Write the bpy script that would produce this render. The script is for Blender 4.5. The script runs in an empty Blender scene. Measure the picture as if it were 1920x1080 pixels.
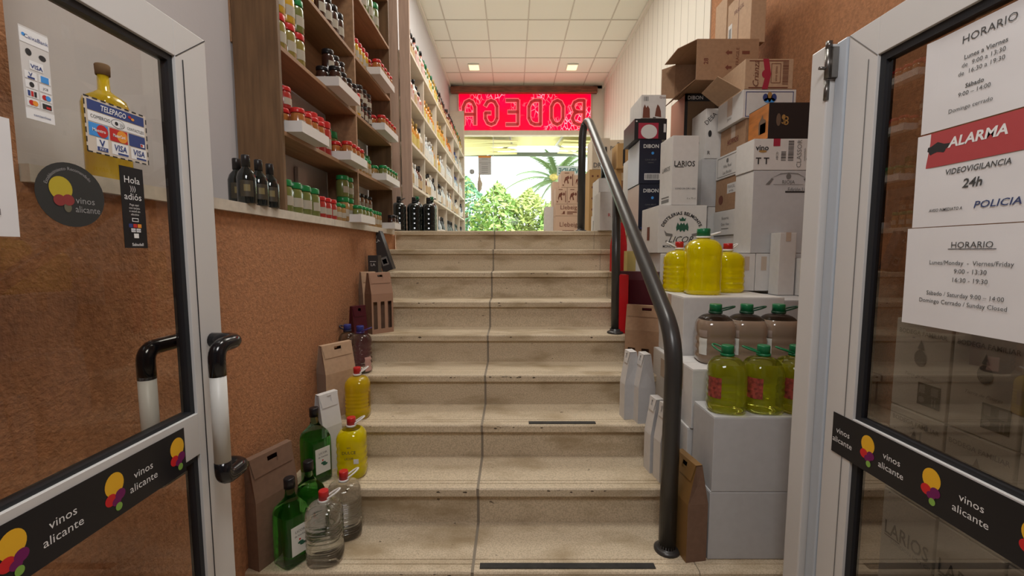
import bpy, bmesh, math, random
from mathutils import Vector, Matrix
random.seed(7)
C = bpy.context.scene
COL = C.collection
PI = math.pi

# ------------------------------------------------------------------ camera
EZ = 1.395; PITCH = .085; FPX = 800.0
cam_d = bpy.data.cameras.new('camera'); cam = bpy.data.objects.new('camera', cam_d); COL.objects.link(cam)
cam.location = (0, 0, EZ); cam.rotation_euler = (PI/2-PITCH, 0, 0)
cam_d.sensor_width = 36; cam_d.lens = 36*FPX/1920; cam_d.clip_start = .02; cam_d.clip_end = 300
C.camera = cam
# ------------------------------------------------------------------ exposure, world, sun, added fill lights
C.view_settings.view_transform = 'Standard'; C.view_settings.look = 'None'
C.view_settings.gamma = 1; C.view_settings.use_curve_mapping = False
C.view_settings.exposure = 0.36
w = bpy.data.worlds.new('sky'); C.world = w; w.use_nodes = True
bgn = w.node_tree.nodes['Background']; bgn.inputs[0].default_value = (.93, .97, 1, 1); bgn.inputs[1].default_value = 3.2
def sun():
    d = bpy.data.lights.new('sun', 'SUN'); d.energy = 2.2; d.angle = .02; d.color = (1, .95, .82)
    o = bpy.data.objects.new('sun', d); COL.objects.link(o)
    o.rotation_euler = Vector((-.6, .35, -1.4)).to_track_quat('-Z', 'Y').to_euler()
sun()
def area(name, loc, sx, sy, e, col=(1, .95, .86), rot=(0, 0, 0)):
    d = bpy.data.lights.new(name, 'AREA'); d.shape = 'RECTANGLE'; d.size = sx; d.size_y = sy; d.energy = e; d.color = col
    o = bpy.data.objects.new(name, d); COL.objects.link(o); o.location = loc; o.rotation_euler = rot
    return o
LC = (1, .97, .90)
area('shop_fill_light', (0, 5.0, 4.72), 1.2, 1.6, 40, LC)  # added fill light above the view, lifts the upper room and treads
area('shop_fill_light', (0, 6.9, 4.72), .6, .3, 12, LC)  # added fill light deeper in the shop, without a fixture
area('ceiling_fill_light', (0, 4.2, 4.15), 1.0, .6, 14, LC, (PI, 0, 0))  # added upward fill that brightens the ceiling, no pendant hangs here
area('door_fill_light', (0, -.1, 2.7), .6, .6, 17, (1, .99, .98), (.5, 0, 0))  # added fill behind the camera for the doors and notices
area('stair_fill_light', (.1, 1.7, 4.6), .5, .9, 30, LC)  # added overhead fill for the right wall and upper risers

# ------------------------------------------------------------------ materials
MATS = {}
def mat(name, col=(.5, .5, .5), rough=.6, metal=0, trans=0, ior=1.45, emis=0, ecol=None, noise=0, nscale=40, bump=0, bscale=120, spec=.5, col2=None, stretch=None, coat=0):
    if name in MATS: return MATS[name]
    m = bpy.data.materials.new(name); m.use_nodes = True; MATS[name] = m
    nt = m.node_tree; b = nt.nodes['Principled BSDF']
    b.inputs['Base Color'].default_value = (*col, 1); b.inputs['Roughness'].default_value = rough
    b.inputs['Metallic'].default_value = metal; b.inputs['Transmission Weight'].default_value = trans
    b.inputs['IOR'].default_value = ior; b.inputs['Specular IOR Level'].default_value = spec
    b.inputs['Coat Weight'].default_value = coat
    if emis: b.inputs['Emission Color'].default_value = (*(ecol or col), 1); b.inputs['Emission Strength'].default_value = emis
    if noise or bump:
        tc = nt.nodes.new('ShaderNodeTexCoord'); mp = nt.nodes.new('ShaderNodeMapping')
        nt.links.new(tc.outputs['Object'], mp.inputs[0])
        if stretch: mp.inputs['Scale'].default_value = stretch
    if noise:
        n = nt.nodes.new('ShaderNodeTexNoise'); n.inputs['Scale'].default_value = nscale; n.inputs['Detail'].default_value = 6
        nt.links.new(mp.outputs[0], n.inputs[0])
        r = nt.nodes.new('ShaderNodeMapRange'); r.inputs[1].default_value = .35; r.inputs[2].default_value = .65
        nt.links.new(n.outputs[0], r.inputs[0])
        mx = nt.nodes.new('ShaderNodeMix'); mx.data_type = 'RGBA'; nt.links.new(r.outputs[0], mx.inputs[0])
        c2 = col2 or tuple(x*(1-noise) for x in col)
        mx.inputs[6].default_value = (*col, 1); mx.inputs[7].default_value = (*c2, 1)
        nt.links.new(mx.outputs[2], b.inputs['Base Color'])
    if bump:
        n2 = nt.nodes.new('ShaderNodeTexNoise'); n2.inputs['Scale'].default_value = bscale; n2.inputs['Detail'].default_value = 4
        nt.links.new(mp.outputs[0], n2.inputs[0])
        bp = nt.nodes.new('ShaderNodeBump'); bp.inputs['Strength'].default_value = bump; bp.inputs['Distance'].default_value = .004
        nt.links.new(n2.outputs[0], bp.inputs['Height']); nt.links.new(bp.outputs[0], b.inputs['Normal'])
    return m
def pane_glass(name, tint, ior, rough=0.0):
    m = bpy.data.materials.new(name); m.use_nodes = True; nt = m.node_tree; nt.nodes.clear()
    o = nt.nodes.new('ShaderNodeOutputMaterial'); mx = nt.nodes.new('ShaderNodeMixShader')
    t = nt.nodes.new('ShaderNodeBsdfTransparent'); t.inputs[0].default_value = (*tint, 1)
    g = nt.nodes.new('ShaderNodeBsdfGlossy'); g.inputs['Roughness'].default_value = rough
    fr = nt.nodes.new('ShaderNodeFresnel'); fr.inputs[0].default_value = ior
    ge = nt.nodes.new('ShaderNodeNewGeometry'); sb = nt.nodes.new('ShaderNodeMath'); sb.operation = 'SUBTRACT'; sb.inputs[0].default_value = 1; nt.links.new(ge.outputs['Backfacing'], sb.inputs[1])
    mu = nt.nodes.new('ShaderNodeMath'); mu.operation = 'MULTIPLY'; nt.links.new(fr.outputs[0], mu.inputs[0]); nt.links.new(sb.outputs[0], mu.inputs[1])   # only the outer skin of the pane mirrors
    nt.links.new(mu.outputs[0], mx.inputs[0]); nt.links.new(t.outputs[0], mx.inputs[1]); nt.links.new(g.outputs[0], mx.inputs[2])
    nt.links.new(mx.outputs[0], o.inputs[0]); MATS[name] = m
    return m
TERRA = mat('terracotta stucco', (.47, .215, .10), .85, noise=.28, nscale=55, bump=.9, bscale=130)
WHITEWALL = mat('white painted plaster', (.56, .54, .55), .8, bump=.1, bscale=60)
CEIL = mat('ceiling board', (.90, .885, .80), .8)
GRID = mat('ceiling grid metal', (.62, .58, .50), .5)
PANEL = mat('cream wall boards', (.78, .74, .66), .6)
PANELGAP = mat('board joint', (.42, .38, .33), .8)
WOOD = mat('pine wood', (.20, .11, .05), .6, noise=.35, nscale=7, stretch=(6, 6, .55), bump=.1)
WOODL = mat('pine board', (.37, .205, .105), .6, noise=.25, nscale=7, stretch=(6, .5, 6), bump=.1)
WOODP = mat('pinkish raw board', (.52, .37, .29), .65, noise=.15, nscale=8, stretch=(6, 6, .5))
WSHELF = mat('cream painted shelf', (.78, .70, .58), .6, noise=.08, nscale=9)
BEAM = mat('brown varnished beam', (.26, .10, .055), .5, noise=.5, nscale=9, stretch=(.6, 4, 4))
ALU = mat('white lacquered aluminium', (.60, .59, .58), .35, spec=.5)
ALUB = mat('bluish aluminium edge', (.45, .50, .56), .3)
GASK = mat('black rubber gasket', (.012, .014, .018), .5)
BLACKP = mat('black glossy plastic', (.008, .008, .01), .15)
GREYP = mat('pale grey plastic tube', (.60, .60, .57), .4)
STEELD = mat('dark steel', (.16, .15, .14), .3, metal=.8)
RAILM = mat('dark grey lacquered tube', (.055, .053, .052), .32, metal=.35)
WHITEC = mat('white cardboard', (.66, .645, .63), .7, noise=.05, nscale=30)
GREYSHADEC = mat('grey and shaded white cardboard', (.50, .50, .51), .7, noise=.05, nscale=30)  # also carries the shade put into the white front stack
KRAFT = mat('kraft cardboard', (.36, .215, .125), .75, noise=.12, nscale=50)
KRAFTL = mat('light kraft cardboard', (.50, .335, .215), .75, noise=.1, nscale=50)
KRAFTD = mat('dark kraft cardboard', (.20, .115, .075), .75, noise=.12, nscale=50)
BLACKC = mat('black printed cardboard', (.014, .014, .017), .4)
NAVYC = mat('navy printed cardboard', (.012, .014, .03), .4)
ORANGEC = mat('orange printed cardboard', (.56, .20, .045), .4, noise=.3, nscale=9, stretch=(1, 1, 5))
GOLDC = mat('gold brown cardboard', (.23, .125, .04), .45)
REDC = mat('red glossy cardboard', (.55, .012, .018), .3)
MAROONC = mat('maroon cardboard', (.07, .008, .016), .35)
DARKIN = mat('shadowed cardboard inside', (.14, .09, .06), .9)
PAPER = mat('white paper', (.70, .69, .70), .7)
INK = mat('black ink', (.02, .02, .022), .6)
GREYINK = mat('grey ink', (.17, .165, .16), .6)
BLUEINK = mat('blue ink', (.03, .055, .20), .5)
SKYINK = mat('light blue ink', (.05, .28, .70), .5)
REDINK = mat('red ink', (.50, .02, .02), .5)
DIMRED = mat('faded red ink', (.42, .06, .065), .5)
BROWNINK = mat('brown ink', (.16, .05, .03), .6)
GREENINK = mat('green ink', (.02, .10, .06), .6)
LIMEINK = mat('lime ink', (.36, .36, .06), .6)
ORANGEINK = mat('orange ink', (.75, .28, .03), .5)
YELLOWV = mat('yellow vinyl', (.80, .44, .02), .4)
REDV = mat('red vinyl', (.60, .015, .02), .4)
PURPLEV = mat('purple vinyl', (.16, .005, .10), .4)
GREENV = mat('green vinyl', (.22, .42, .07), .4)
BLACKV = mat('black vinyl', (.010, .010, .013), .35)
WHITEV = mat('white vinyl', (.78, .78, .78), .4)
GREYV = mat('dim grey vinyl', (.30, .30, .30), .4)
TAPE = mat('parcel tape', (.52, .42, .34), .25)
GLASS = mat('clear bottle plastic', (.95, .96, .95), .04, trans=1, ior=1.2)
CLEARW = mat('clear water bottle', (.97, .98, .97), .02, trans=1, ior=1.2, coat=.8)
YLIQ = mat('yellow liqueur', (.92, .77, .0), .05, trans=.5, ior=1.34, coat=.4)
YLIQ2 = mat('amber yellow liqueur', (.85, .60, .01), .05, trans=.55, ior=1.34, coat=.4)
for _n in ('clear bottle plastic', 'clear water bottle'): MATS[_n].node_tree.nodes['Principled BSDF'].inputs['Alpha'].default_value = .78
GLIQ = mat('green herb liqueur', (.04, .32, .03), .03, trans=.9, ior=1.33, coat=.3)
GGLASS = mat('green tinted glass', (.55, .78, .5), .03, trans=1, ior=1.15)
OILQ = mat('green olive oil', (.50, .52, .02), .04, trans=.85, ior=1.33, coat=.3)
BRLIQ = mat('cloudy brown drink', (.25, .18, .13), .12, coat=.5)
DKGLASS = mat('dark bottle glass', (.008, .012, .012), .06, coat=.4)
REDCAP = mat('red cap', (.50, .02, .02), .3)
GRNCAP = mat('dark green cap', (.01, .16, .06), .3)
BLKCAP = mat('black cap', (.012, .011, .013), .3)
WHTCAP = mat('white plastic', (.78, .77, .74), .35)
PURCAP = mat('purple cap', (.055, .03, .15), .3)
BLUCAP = mat('blue cap', (.03, .04, .22), .3)
CORK = mat('cork', (.20, .12, .06), .8)

# ------------------------------------------------------------------ pixel helpers: a point of the place at a chosen true distance
_c, _s = math.cos(PITCH), math.sin(PITCH)
def ray(px, py):
    u = (px-960)/FPX; v = (540-py)/FPX
    return Vector((u, _c+_s*v, -_s+_c*v))
def atY(px, py, Y):
    d = ray(px, py); return Vector((0, 0, EZ))+d*(Y/d.y)
def atX(px, py, X):
    d = ray(px, py); return Vector((0, 0, EZ))+d*(X/d.x)

# ------------------------------------------------------------------ mesh builder
class MB:
    def __init__(s): s.v = []; s.f = []; s.m = []; s.sm = []
    def add(s, vs, fs, m=0, smooth=False):
        o = len(s.v); s.v += [Vector(q) for q in vs]
        for f in fs: s.f.append([o+i for i in f]); s.m.append(m); s.sm.append(smooth)
        return s
    def box(s, x0, x1, y0, y1, z0, z1, m=0):
        return s.add([(x0, y0, z0), (x1, y0, z0), (x1, y1, z0), (x0, y1, z0), (x0, y0, z1), (x1, y0, z1), (x1, y1, z1), (x0, y1, z1)],
              [(0, 3, 2, 1), (4, 5, 6, 7), (0, 1, 5, 4), (1, 2, 6, 5), (2, 3, 7, 6), (3, 0, 4, 7)], m)
    def quad(s, a, b, c, d, m=0): return s.add([a, b, c, d], [(0, 1, 2, 3)], m)
    def slab(s, a, b, c, d, t, m=0):       # quad with thickness along its normal
        a, b, c, d = map(Vector, (a, b, c, d)); n = (b-a).cross(d-a).normalized()*t
        return s.add([a, b, c, d, a+n, b+n, c+n, d+n], [(3, 2, 1, 0), (4, 5, 6, 7), (0, 1, 5, 4), (1, 2, 6, 5), (2, 3, 7, 6), (3, 0, 4, 7)], m)
    def rings(s, rs, m=0, cap=True, smooth=True, ms=None):
        n = len(rs[0]); o = len(s.v)
        for r in rs: s.v += [Vector(q) for q in r]
        for i in range(len(rs)-1):
            for j in range(n):
                s.f.append([o+i*n+j, o+i*n+(j+1) % n, o+(i+1)*n+(j+1) % n, o+(i+1)*n+j]); s.m.append(ms[i] if ms else m); s.sm.append(smooth)
        if cap:
            s.f.append([o+j for j in range(n)][::-1]); s.m.append(ms[0] if ms else m); s.sm.append(False)
            s.f.append([o+(len(rs)-1)*n+j for j in range(n)]); s.m.append(ms[-1] if ms else m); s.sm.append(False)
        return s
    def lathe(s, prof, seg=20, c=(0, 0, 0), m=0, sq=2.0, sx=1, sy=1, ms=None, cap=True):
        rs = []
        for r, z in prof: rs.append([(c[0]+sx*r*sec(a, sq)*math.cos(a), c[1]+sy*r*sec(a, sq)*math.sin(a), c[2]+z) for a in [2*PI*(j+.5)/seg for j in range(seg)]])
        return s.rings(rs, m, cap, True, ms)
    def tube(s, pts, r, seg=10, m=0, closed=False):
        pts = [Vector(p) for p in pts]; rs = []; up = None; n = len(pts)
        for i, p in enumerate(pts):
            if closed: t = pts[(i+1) % n]-pts[i-1]
            else: t = (pts[min(i+1, n-1)]-pts[max(i-1, 0)])
            t.normalize()
            if up is None:
                up = Vector((0, 0, 1)) if abs(t.z) < .9 else Vector((0, 1, 0))
            x = (up-t*up.dot(t)).normalized(); up = x; y = t.cross(x)
            rr = r[i] if isinstance(r, (list, tuple)) else r
            rs.append([p+(x*math.cos(a)+y*math.sin(a))*rr for a in [2*PI*j/seg for j in range(seg)]])
        if closed: rs.append(rs[0]); return s.rings(rs, m, False)
        return s.rings(rs, m, True)
    def patch(s, fn, z0, z1, a0, a1, nz=1, na=8, m=0):   # sheet wrapped on a surface fn(a, z)
        vs = [fn(a0+(a1-a0)*j/na, z0+(z1-z0)*i/nz) for i in range(nz+1) for j in range(na+1)]
        fs = [(i*(na+1)+j, i*(na+1)+j+1, (i+1)*(na+1)+j+1, (i+1)*(na+1)+j) for i in range(nz) for j in range(na)]
        return s.add(vs, fs, m, True)
    def disc(s, fr, u, v, ru, rv, m=0, n=20, off=.0004):
        return s.add([fr.p(u+ru*math.cos(2*PI*j/n), v+rv*math.sin(2*PI*j/n), off) for j in range(n)], [list(range(n))], m)
    def rect(s, fr, u0, v0, u1, v1, m=0, off=.0004):
        return s.add([fr.p(u0, v0, off), fr.p(u1, v0, off), fr.p(u1, v1, off), fr.p(u0, v1, off)], [(0, 1, 2, 3)], m)
    def text(s, fr, st, u, v, h, m=0, align='c', rot=0, bold=0, sx=1, off=.0006, shear=0):
        vs, fs, wd = glyphs(st, bold, shear)
        k = h/.72; ca, sa = math.cos(rot), math.sin(rot)
        dx = {'c': -wd/2, 'l': 0, 'r': -wd}[align]
        out = []
        for x, y in vs:
            x = (x+dx)*k*sx; y = (y-.36)*k
            out.append(fr.p(u+x*ca-y*sa, v+x*sa+y*ca, off))
        return s.add(out, fs, m)
    def arc(s, fr, st, u, v, r, h, a_mid=PI/2, m=0, bold=0, sp=1.05, off=.0006, down=False):
        k = h/.72; ws = [glyphs(ch, bold)[2]*k*sp if ch != ' ' else h*.5 for ch in st]; tot = sum(ws)
        a = a_mid+tot/r/2
        for ch, wdt in zip(st, ws):
            am = a-wdt/r/2
            if ch != ' ': s.text(fr, ch, u+r*math.cos(am), v+r*math.sin(am), h, m, 'c', am-PI/2, bold, 1, off)
            a -= wdt/r
        return s
    def build(s, name, mats, parent=None, loc=None, bevel=0):
        me = bpy.data.meshes.new(name); me.from_pydata(s.v, [], s.f)
        for q in (mats if isinstance(mats, (list, tuple)) else [mats]): me.materials.append(q)
        me.polygons.foreach_set('material_index', s.m); me.polygons.foreach_set('use_smooth', s.sm); me.update()
        b = bmesh.new(); b.from_mesh(me)
        if len(b.faces) and any(len(e.link_faces) == 2 for e in b.edges): bmesh.ops.recalc_face_normals(b, faces=[f for f in b.faces if any(len(e.link_faces) == 2 for e in f.edges)])
        b.to_mesh(me); b.free()
        o = bpy.data.objects.new(name, me); COL.objects.link(o)
        if parent: o.parent = parent
        if loc: o.location = loc
        if bevel:
            md = o.modifiers.new('bevel', 'BEVEL'); md.width = bevel; md.segments = 2; md.limit_method = 'ANGLE'
        return o
def sec(a, n):
    if n == 2: return 1
    return (abs(math.cos(a))**n+abs(math.sin(a))**n)**(-1/n)
class FR:                                        # a flat frame on a surface
    def __init__(s, o, U, V): s.o = Vector(o); s.U = Vector(U).normalized(); s.V = Vector(V).normalized(); s.N = s.U.cross(s.V)
    def p(s, u, v, off=0): return s.o+s.U*u+s.V*v+s.N*off
GL = {}
def glyphs(st, bold=0, shear=0):
    key = (st, bold, shear)
    if key in GL: return GL[key]
    cu = bpy.data.curves.new('t', 'FONT'); cu.body = st; cu.size = 1; cu.resolution_u = 2; cu.offset = bold; cu.shear = shear
    o = bpy.data.objects.new('t', cu); COL.objects.link(o)
    dg = bpy.context.evaluated_depsgraph_get(); me = bpy.data.meshes.new_from_object(o.evaluated_get(dg))
    vs = [(q.co.x, q.co.y) for q in me.vertices]; fs = [tuple(p.vertices) for p in me.polygons]
    wd = max([q[0] for q in vs] or [0])
    bpy.data.objects.remove(o); bpy.data.curves.remove(cu); bpy.data.meshes.remove(me)
    GL[key] = (vs, fs, wd); return GL[key]

def tag(o, label=None, cat=None, group=None, kind=None):
    if label: o['label'] = label
    if cat: o['category'] = cat
    if group: o['group'] = group
    if kind: o['kind'] = kind
    return o
def thing(name, label, cat, loc=(0, 0, 0), rz=0, group=None):
    o = bpy.data.objects.new(name, None); COL.objects.link(o); o.empty_display_size = .05
    o.location = loc; o.rotation_euler = (0, 0, rz); return tag(o, label, cat, group)
def struct(o, label=None, cat=None): return tag(o, label, cat, kind='structure')
def sgroup(name, label=None, cat=None, loc=(0, 0, 0)):
    o = bpy.data.objects.new(name, None); COL.objects.link(o); o.location = loc; return tag(o, label, cat, kind='structure')
def dup(root, loc, rz=0, label=None, group=None):
    r = root.copy(); COL.objects.link(r); r.location = loc; r.rotation_euler = (0, 0, rz)
    if label: r['label'] = label
    if group: r['group'] = group
    for ch in list(root.children):
        c = ch.copy(); COL.objects.link(c); c.parent = r
        for g in list(ch.children):
            d = g.copy(); COL.objects.link(d); d.parent = c
    return r
ORD = ['first', 'second', 'third', 'fourth', 'fifth', 'sixth', 'seventh', 'eighth', 'ninth', 'tenth', 'eleventh', 'twelfth', 'thirteenth', 'fourteenth', 'fifteenth', 'sixteenth', 'seventeenth', 'eighteenth', 'nineteenth', 'twentieth']

# ================================================================== THE SETTING
NY = [3.73, 3.455, 3.18, 2.905, 2.63, 2.355, 2.08, 1.805, 1.53]        # front edge of each step, top one first
NZ = [1.575, 1.413, 1.243, 1.053, .875, .70, .525, .35, .175]
LX, RX = -1.02, 1.9
STONE = mat('cream terrazzo', (.60, .50, .36), .5, spec=.35)
nt = STONE.node_tree; b = nt.nodes['Principled BSDF']
tc = nt.nodes.new('ShaderNodeTexCoord')
def nz_(scale, lo, hi, detail=5, st=None, src=None):
    n = nt.nodes.new('ShaderNodeTexNoise'); n.inputs['Scale'].default_value = scale; n.inputs['Detail'].default_value = detail
    if st:
        mp = nt.nodes.new('ShaderNodeMapping'); mp.inputs['Scale'].default_value = st; nt.links.new(tc.outputs['Object'], mp.inputs[0]); nt.links.new(mp.outputs[0], n.inputs[0])
    else: nt.links.new(tc.outputs['Object'], n.inputs[0])
    r = nt.nodes.new('ShaderNodeMapRange'); r.inputs[1].default_value = lo; r.inputs[2].default_value = hi; nt.links.new(n.outputs[0], r.inputs[0]); return r.outputs[0]
def mixc(fac, a, bcol):
    mx = nt.nodes.new('ShaderNodeMix'); mx.data_type = 'RGBA'; nt.links.new(fac, mx.inputs[0])
    if isinstance(a, tuple): mx.inputs[6].default_value = (*a, 1)
    else: nt.links.new(a, mx.inputs[6])
    mx.inputs[7].default_value = (*bcol, 1); return mx.outputs[2]
cc = mixc(nz_(170, .42, .62, 3), (.66, .55, .40), (.50, .41, .29))
cc = mixc(nz_(3.2, .50, .72, 7, (1, 2, 3)), cc, (.36, .27, .16))
cc = mixc(nz_(26, .70, .76, 4, (1, 1, 2)), cc, (.12, .09, .06))
nt.links.new(cc, b.inputs['Base Color'])
GROUT = mat('grey joint mortar', (.26, .22, .17), .8)
TAPEB = mat('worn black grip tape', (.035, .033, .03), .75, noise=.4, nscale=30)

stairs = sgroup('staircase', 'cream terrazzo staircase of nine worn steps climbing into the shop', 'stairs')
def tread_profile(yf, yb, z):
    return [(yf, z-.036), (yf, z-.006), (yf+.005, z), (yf+.040, z), (yf+.041, z-.003), (yf+.046, z-.003), (yf+.047, z), (yf+.066, z), (yf+.067, z-.003), (yf+.072, z-.003), (yf+.073, z), (yb, z), (yb, z-.036)]
spans = [(LX, -.158), (-.146, .716), (.72, RX)]
for k in range(9):
    yf, z = NY[k], NZ[k]; yb = NY[k-1]+.03 if k else NY[0]+.32
    zb = NZ[k+1] if k < 8 else 0
    for (x0, x1) in spans:
        pr = tread_profile(yf, yb, z); n = len(pr); m = MB()
        m.add([(x0, y, q) for y, q in pr]+[(x1, y, q) for y, q in pr], [(i, (i+1) % n, n+(i+1) % n, n+i) for i in range(n)]+[tuple(range(n)), tuple(range(n, 2*n))[::-1]])
        m.build('tread', STONE, stairs)
        MB().box(x0, x1, yf+.028, yf+.05, zb-.003, z-.034).build('riser', STONE, stairs)
    m = MB()
    for xa in ((-.159, -.145), (.715, .721)):
        m.box(xa[0], xa[1], yf+.003, yb, z-.036, z-.0025).box(xa[0], xa[1], yf+.0295, yf+.05, zb, z-.036)
    m.build('joint', GROUT, stairs)
    MB().box(LX, RX, yf+.05, yb, max(0, z-.2), z-.036).build('step_core', GROUT, stairs)
for (x0, x1, yf, z, l) in ((-.125, .555, 1.548, .175, 'black grip strip across the lowest step'), (.085, .425, 2.094, .525, 'shorter black grip strip on the third step up')):
    o = MB().box(x0, x1, yf, yf+.028, z, z+.004).build('grip_strip', TAPEB, stairs); o['label'] = l
CHIP = mat('dark chipped stone', (.10, .075, .05), .9)
m = MB()
rc = random.Random(3)
for k in range(2, 9):
    for i in range(9 if k > 4 else 5):
        x = rc.uniform(-.14, .6) if rc.random() < .75 else rc.uniform(-.8, -.2); rr = rc.uniform(.003, .010); n = 9
        if k == 8 and -.13 < x < .56: continue
        cx, cz = x, NZ[k]-rc.uniform(.004, .018)
        m.add([(cx+rr*1.3*math.cos(2*PI*j/n)*rc.uniform(.7, 1.2), NY[k]-.0006, min(NZ[k]-.0065, cz+rr*.6*math.sin(2*PI*j/n)*rc.uniform(.6, 1.3))) for j in range(n)], [tuple(range(n))])
m.build('chip', CHIP, stairs)['kind'] = 'stuff'

FLOORM = mat('shop floor tile', (.55, .47, .36), .4, noise=.2, nscale=14)
m = MB().box(-1.5, RX+.05, -5.0, 1.58, -.12, 0); struct(m.build('floor', FLOORM))
m = MB().box(-1.35, RX+.05, NY[0]+.31, 9.2, 1.4, 1.575); struct(m.build('floor_shop', FLOORM))
# left: wall under the ledge, near pier, alcove back
m = MB().box(LX-.35, LX, -5.0, 3.75, 0, 1.54).box(LX-.35, LX, -5.0, .90, 1.54, 4.9)
struct(m.build('wall_left', TERRA))
m = MB().box(-1.40, -1.205, .90, 4.28, 1.577, 4.9).box(-1.5, -1.285, 4.28, 9.25, 1.5, 4.9)
struct(m.build('wall_left_upper', WHITEWALL))
SILL = mat('pale marble sill', (.62, .56, .48), .5, noise=.15, nscale=30)
m = MB().box(-1.21, -1.0, .902, 2.43, 1.54, 1.577).box(-1.21, -1.0, 2.434, 3.66, 1.54, 1.577)
struct(m.build('trim_ledge', SILL), 'pale stone ledge running along the left wall above the terracotta', 'ledge')
# right wall: terracotta near, cream boards far
m = MB().box(RX, RX+.15, -5.0, 4.27, 0, 4.9); struct(m.build('wall_right', TERRA))
struct(MB().box(-1.5, RX+.15, -5.1, -5.0, 0, 4.9).build('wall_rear_blocker', WHITEWALL))  # added unseen wall closing the lengthened vestibule, shuts out rear daylight
m = MB().box(RX-.012, RX+.15, 4.27, 9.25, 1.4, 4.9, 0)
y = 4.4
while y < 9.1:
    m.box(RX-.0128, RX-.005, y, y+.007, 1.58, 4.8, 1); y += .2
struct(m.build('wall_right_panelled', [PANEL, PANELGAP]))
# ceiling with grid
m = MB().box(-1.5, RX+.15, -5.0, 9.25, 4.8, 4.9, 0)
for i in range(-1, 15):
    yy = 6.6-.62*5+.62*i
    if 0 < yy < 9.1: m.box(-1.3, RX, yy-.009, yy+.009, 4.794, 4.8, 1)
for x in (-.99, -.37, .24, .85, 1.46): m.box(x-.009, x+.009, 0, 9.1, 4.7945, 4.8, 1)
struct(m.build('ceiling', [CEIL, GRID]))
m = MB().box(RX-.05, RX-.012, 4.27, 9.1, 4.73, 4.79).box(-1.285, -1.25, 4.28, 9.1, 4.74, 4.79); struct(m.build('trim_ceiling', PANEL))
LAMPG = mat('lit downlight diffuser', (1, .86, .55), .5, emis=.85, ecol=(1, .80, .48))
for i, (x, l) in enumerate(((-.70, 'left of the two small square downlights in the ceiling'), (1.11, 'right of the two small square downlights in the ceiling'))):
    t = thing('ceiling_light', l, 'light', (x, 8.2, 4.786), group='downlights above the shop window')
    MB().box(-.105, .105, -.13, .13, -.004, .008).build('frame', CEIL, t)
    MB().box(-.09, .09, -.11, .11, -.009, -.004).build('diffuser', LAMPG, t)
# far wall with sign opening
FY = 9.1
m = MB().box(-1.5, RX+.15, FY, FY+.12, 4.74, 4.9).box(1.66, RX+.1, FY, FY+.12, 1.4, 4.9).box(-1.5, -1.10, FY, FY+.12, 1.4, 4.9).box(-1.5, RX+.1, FY-.02, FY+.1, 1.40, 1.64)
struct(m.build('wall_back', PANEL))
struct(MB().box(-1.25, 1.74, FY-.12, FY-.005, 4.625, 4.745).build('trim_beam', BEAM, bevel=.006), 'brown varnished wooden beam over the red sign', 'beam')
struct(MB().box(-1.12, 1.68, FY-.04, FY+.1, 3.80, 3.885).build('trim_window', WSHELF))

# ---- red backlit sign, seen from behind
SIGN = bpy.data.materials.new('red backlit film'); SIGN.use_nodes = True
nt = SIGN.node_tree; b = nt.nodes['Principled BSDF']; tc = nt.nodes.new('ShaderNodeTexCoord')
mp = nt.nodes.new('ShaderNodeMapping'); mp.inputs['Scale'].default_value = (9, 1, 5); nt.links.new(tc.outputs['Object'], mp.inputs[0])
vo = nt.nodes.new('ShaderNodeTexVoronoi'); vo.feature = 'DISTANCE_TO_EDGE'; vo.inputs['Scale'].default_value = 1.6; nt.links.new(mp.outputs[0], vo.inputs[0])
r1 = nt.nodes.new('ShaderNodeMapRange'); r1.inputs[1].default_value = .0; r1.inputs[2].default_value = .07; r1.inputs[3].default_value = 1; r1.inputs[4].default_value = 0; nt.links.new(vo.outputs[0], r1.inputs[0])
mask = nz_(1.7, .50, .60, 2)
ml = nt.nodes.new('ShaderNodeMath'); ml.operation = 'MULTIPLY'; nt.links.new(r1.outputs[0], ml.inputs[0]); nt.links.new(mask, ml.inputs[1])
c1 = mixc(nz_(2.2, .4, .65, 2), (.93, .0, .02), (.70, .0, .04))
mx = nt.nodes.new('ShaderNodeMix'); mx.data_type = 'RGBA'; nt.links.new(ml.outputs[0], mx.inputs[0]); nt.links.new(c1, mx.inputs[6]); mx.inputs[7].default_value = (1, .42, .50, 1)
nt.links.new(mx.outputs[2], b.inputs['Emission Color']); b.inputs['Emission Strength'].default_value = 1.25
b.inputs['Base Color'].default_value = (.10, .0, .0, 1); b.inputs['Roughness'].default_value = .6; b.inputs['Specular IOR Level'].default_value = .15
sg = thing('shop_sign', 'red backlit shop sign over the window, its letters seen from behind', 'sign', (.265, FY+.02, 3.885))
MB().box(-1.36, 1.36, -.02, .03, 0, .745).build('sign_face', SIGN, sg)
MB().box(-1.39, -1.36, -.035, .04, 0, .75).box(1.36, 1.39, -.035, .04, 0, .75).box(-1.36, 1.36, -.035, .04, -.002, .016).build('frame', mat('pink lit sign frame', (.75, .45, .40), .5), sg)
LETO = mat('letter back, dull red', (.30, .02, .025), .5, emis=.28, ecol=(.75, .05, .05))
LETI = mat('letter edge glow', (.8, .05, .07), .5, emis=.95, ecol=(1, .13, .14))
a_ = [(0, 0), (0, .72), (.12, .93), (.3, 1), (.48, .93), (.6, .72), (.6, 0)]
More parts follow.
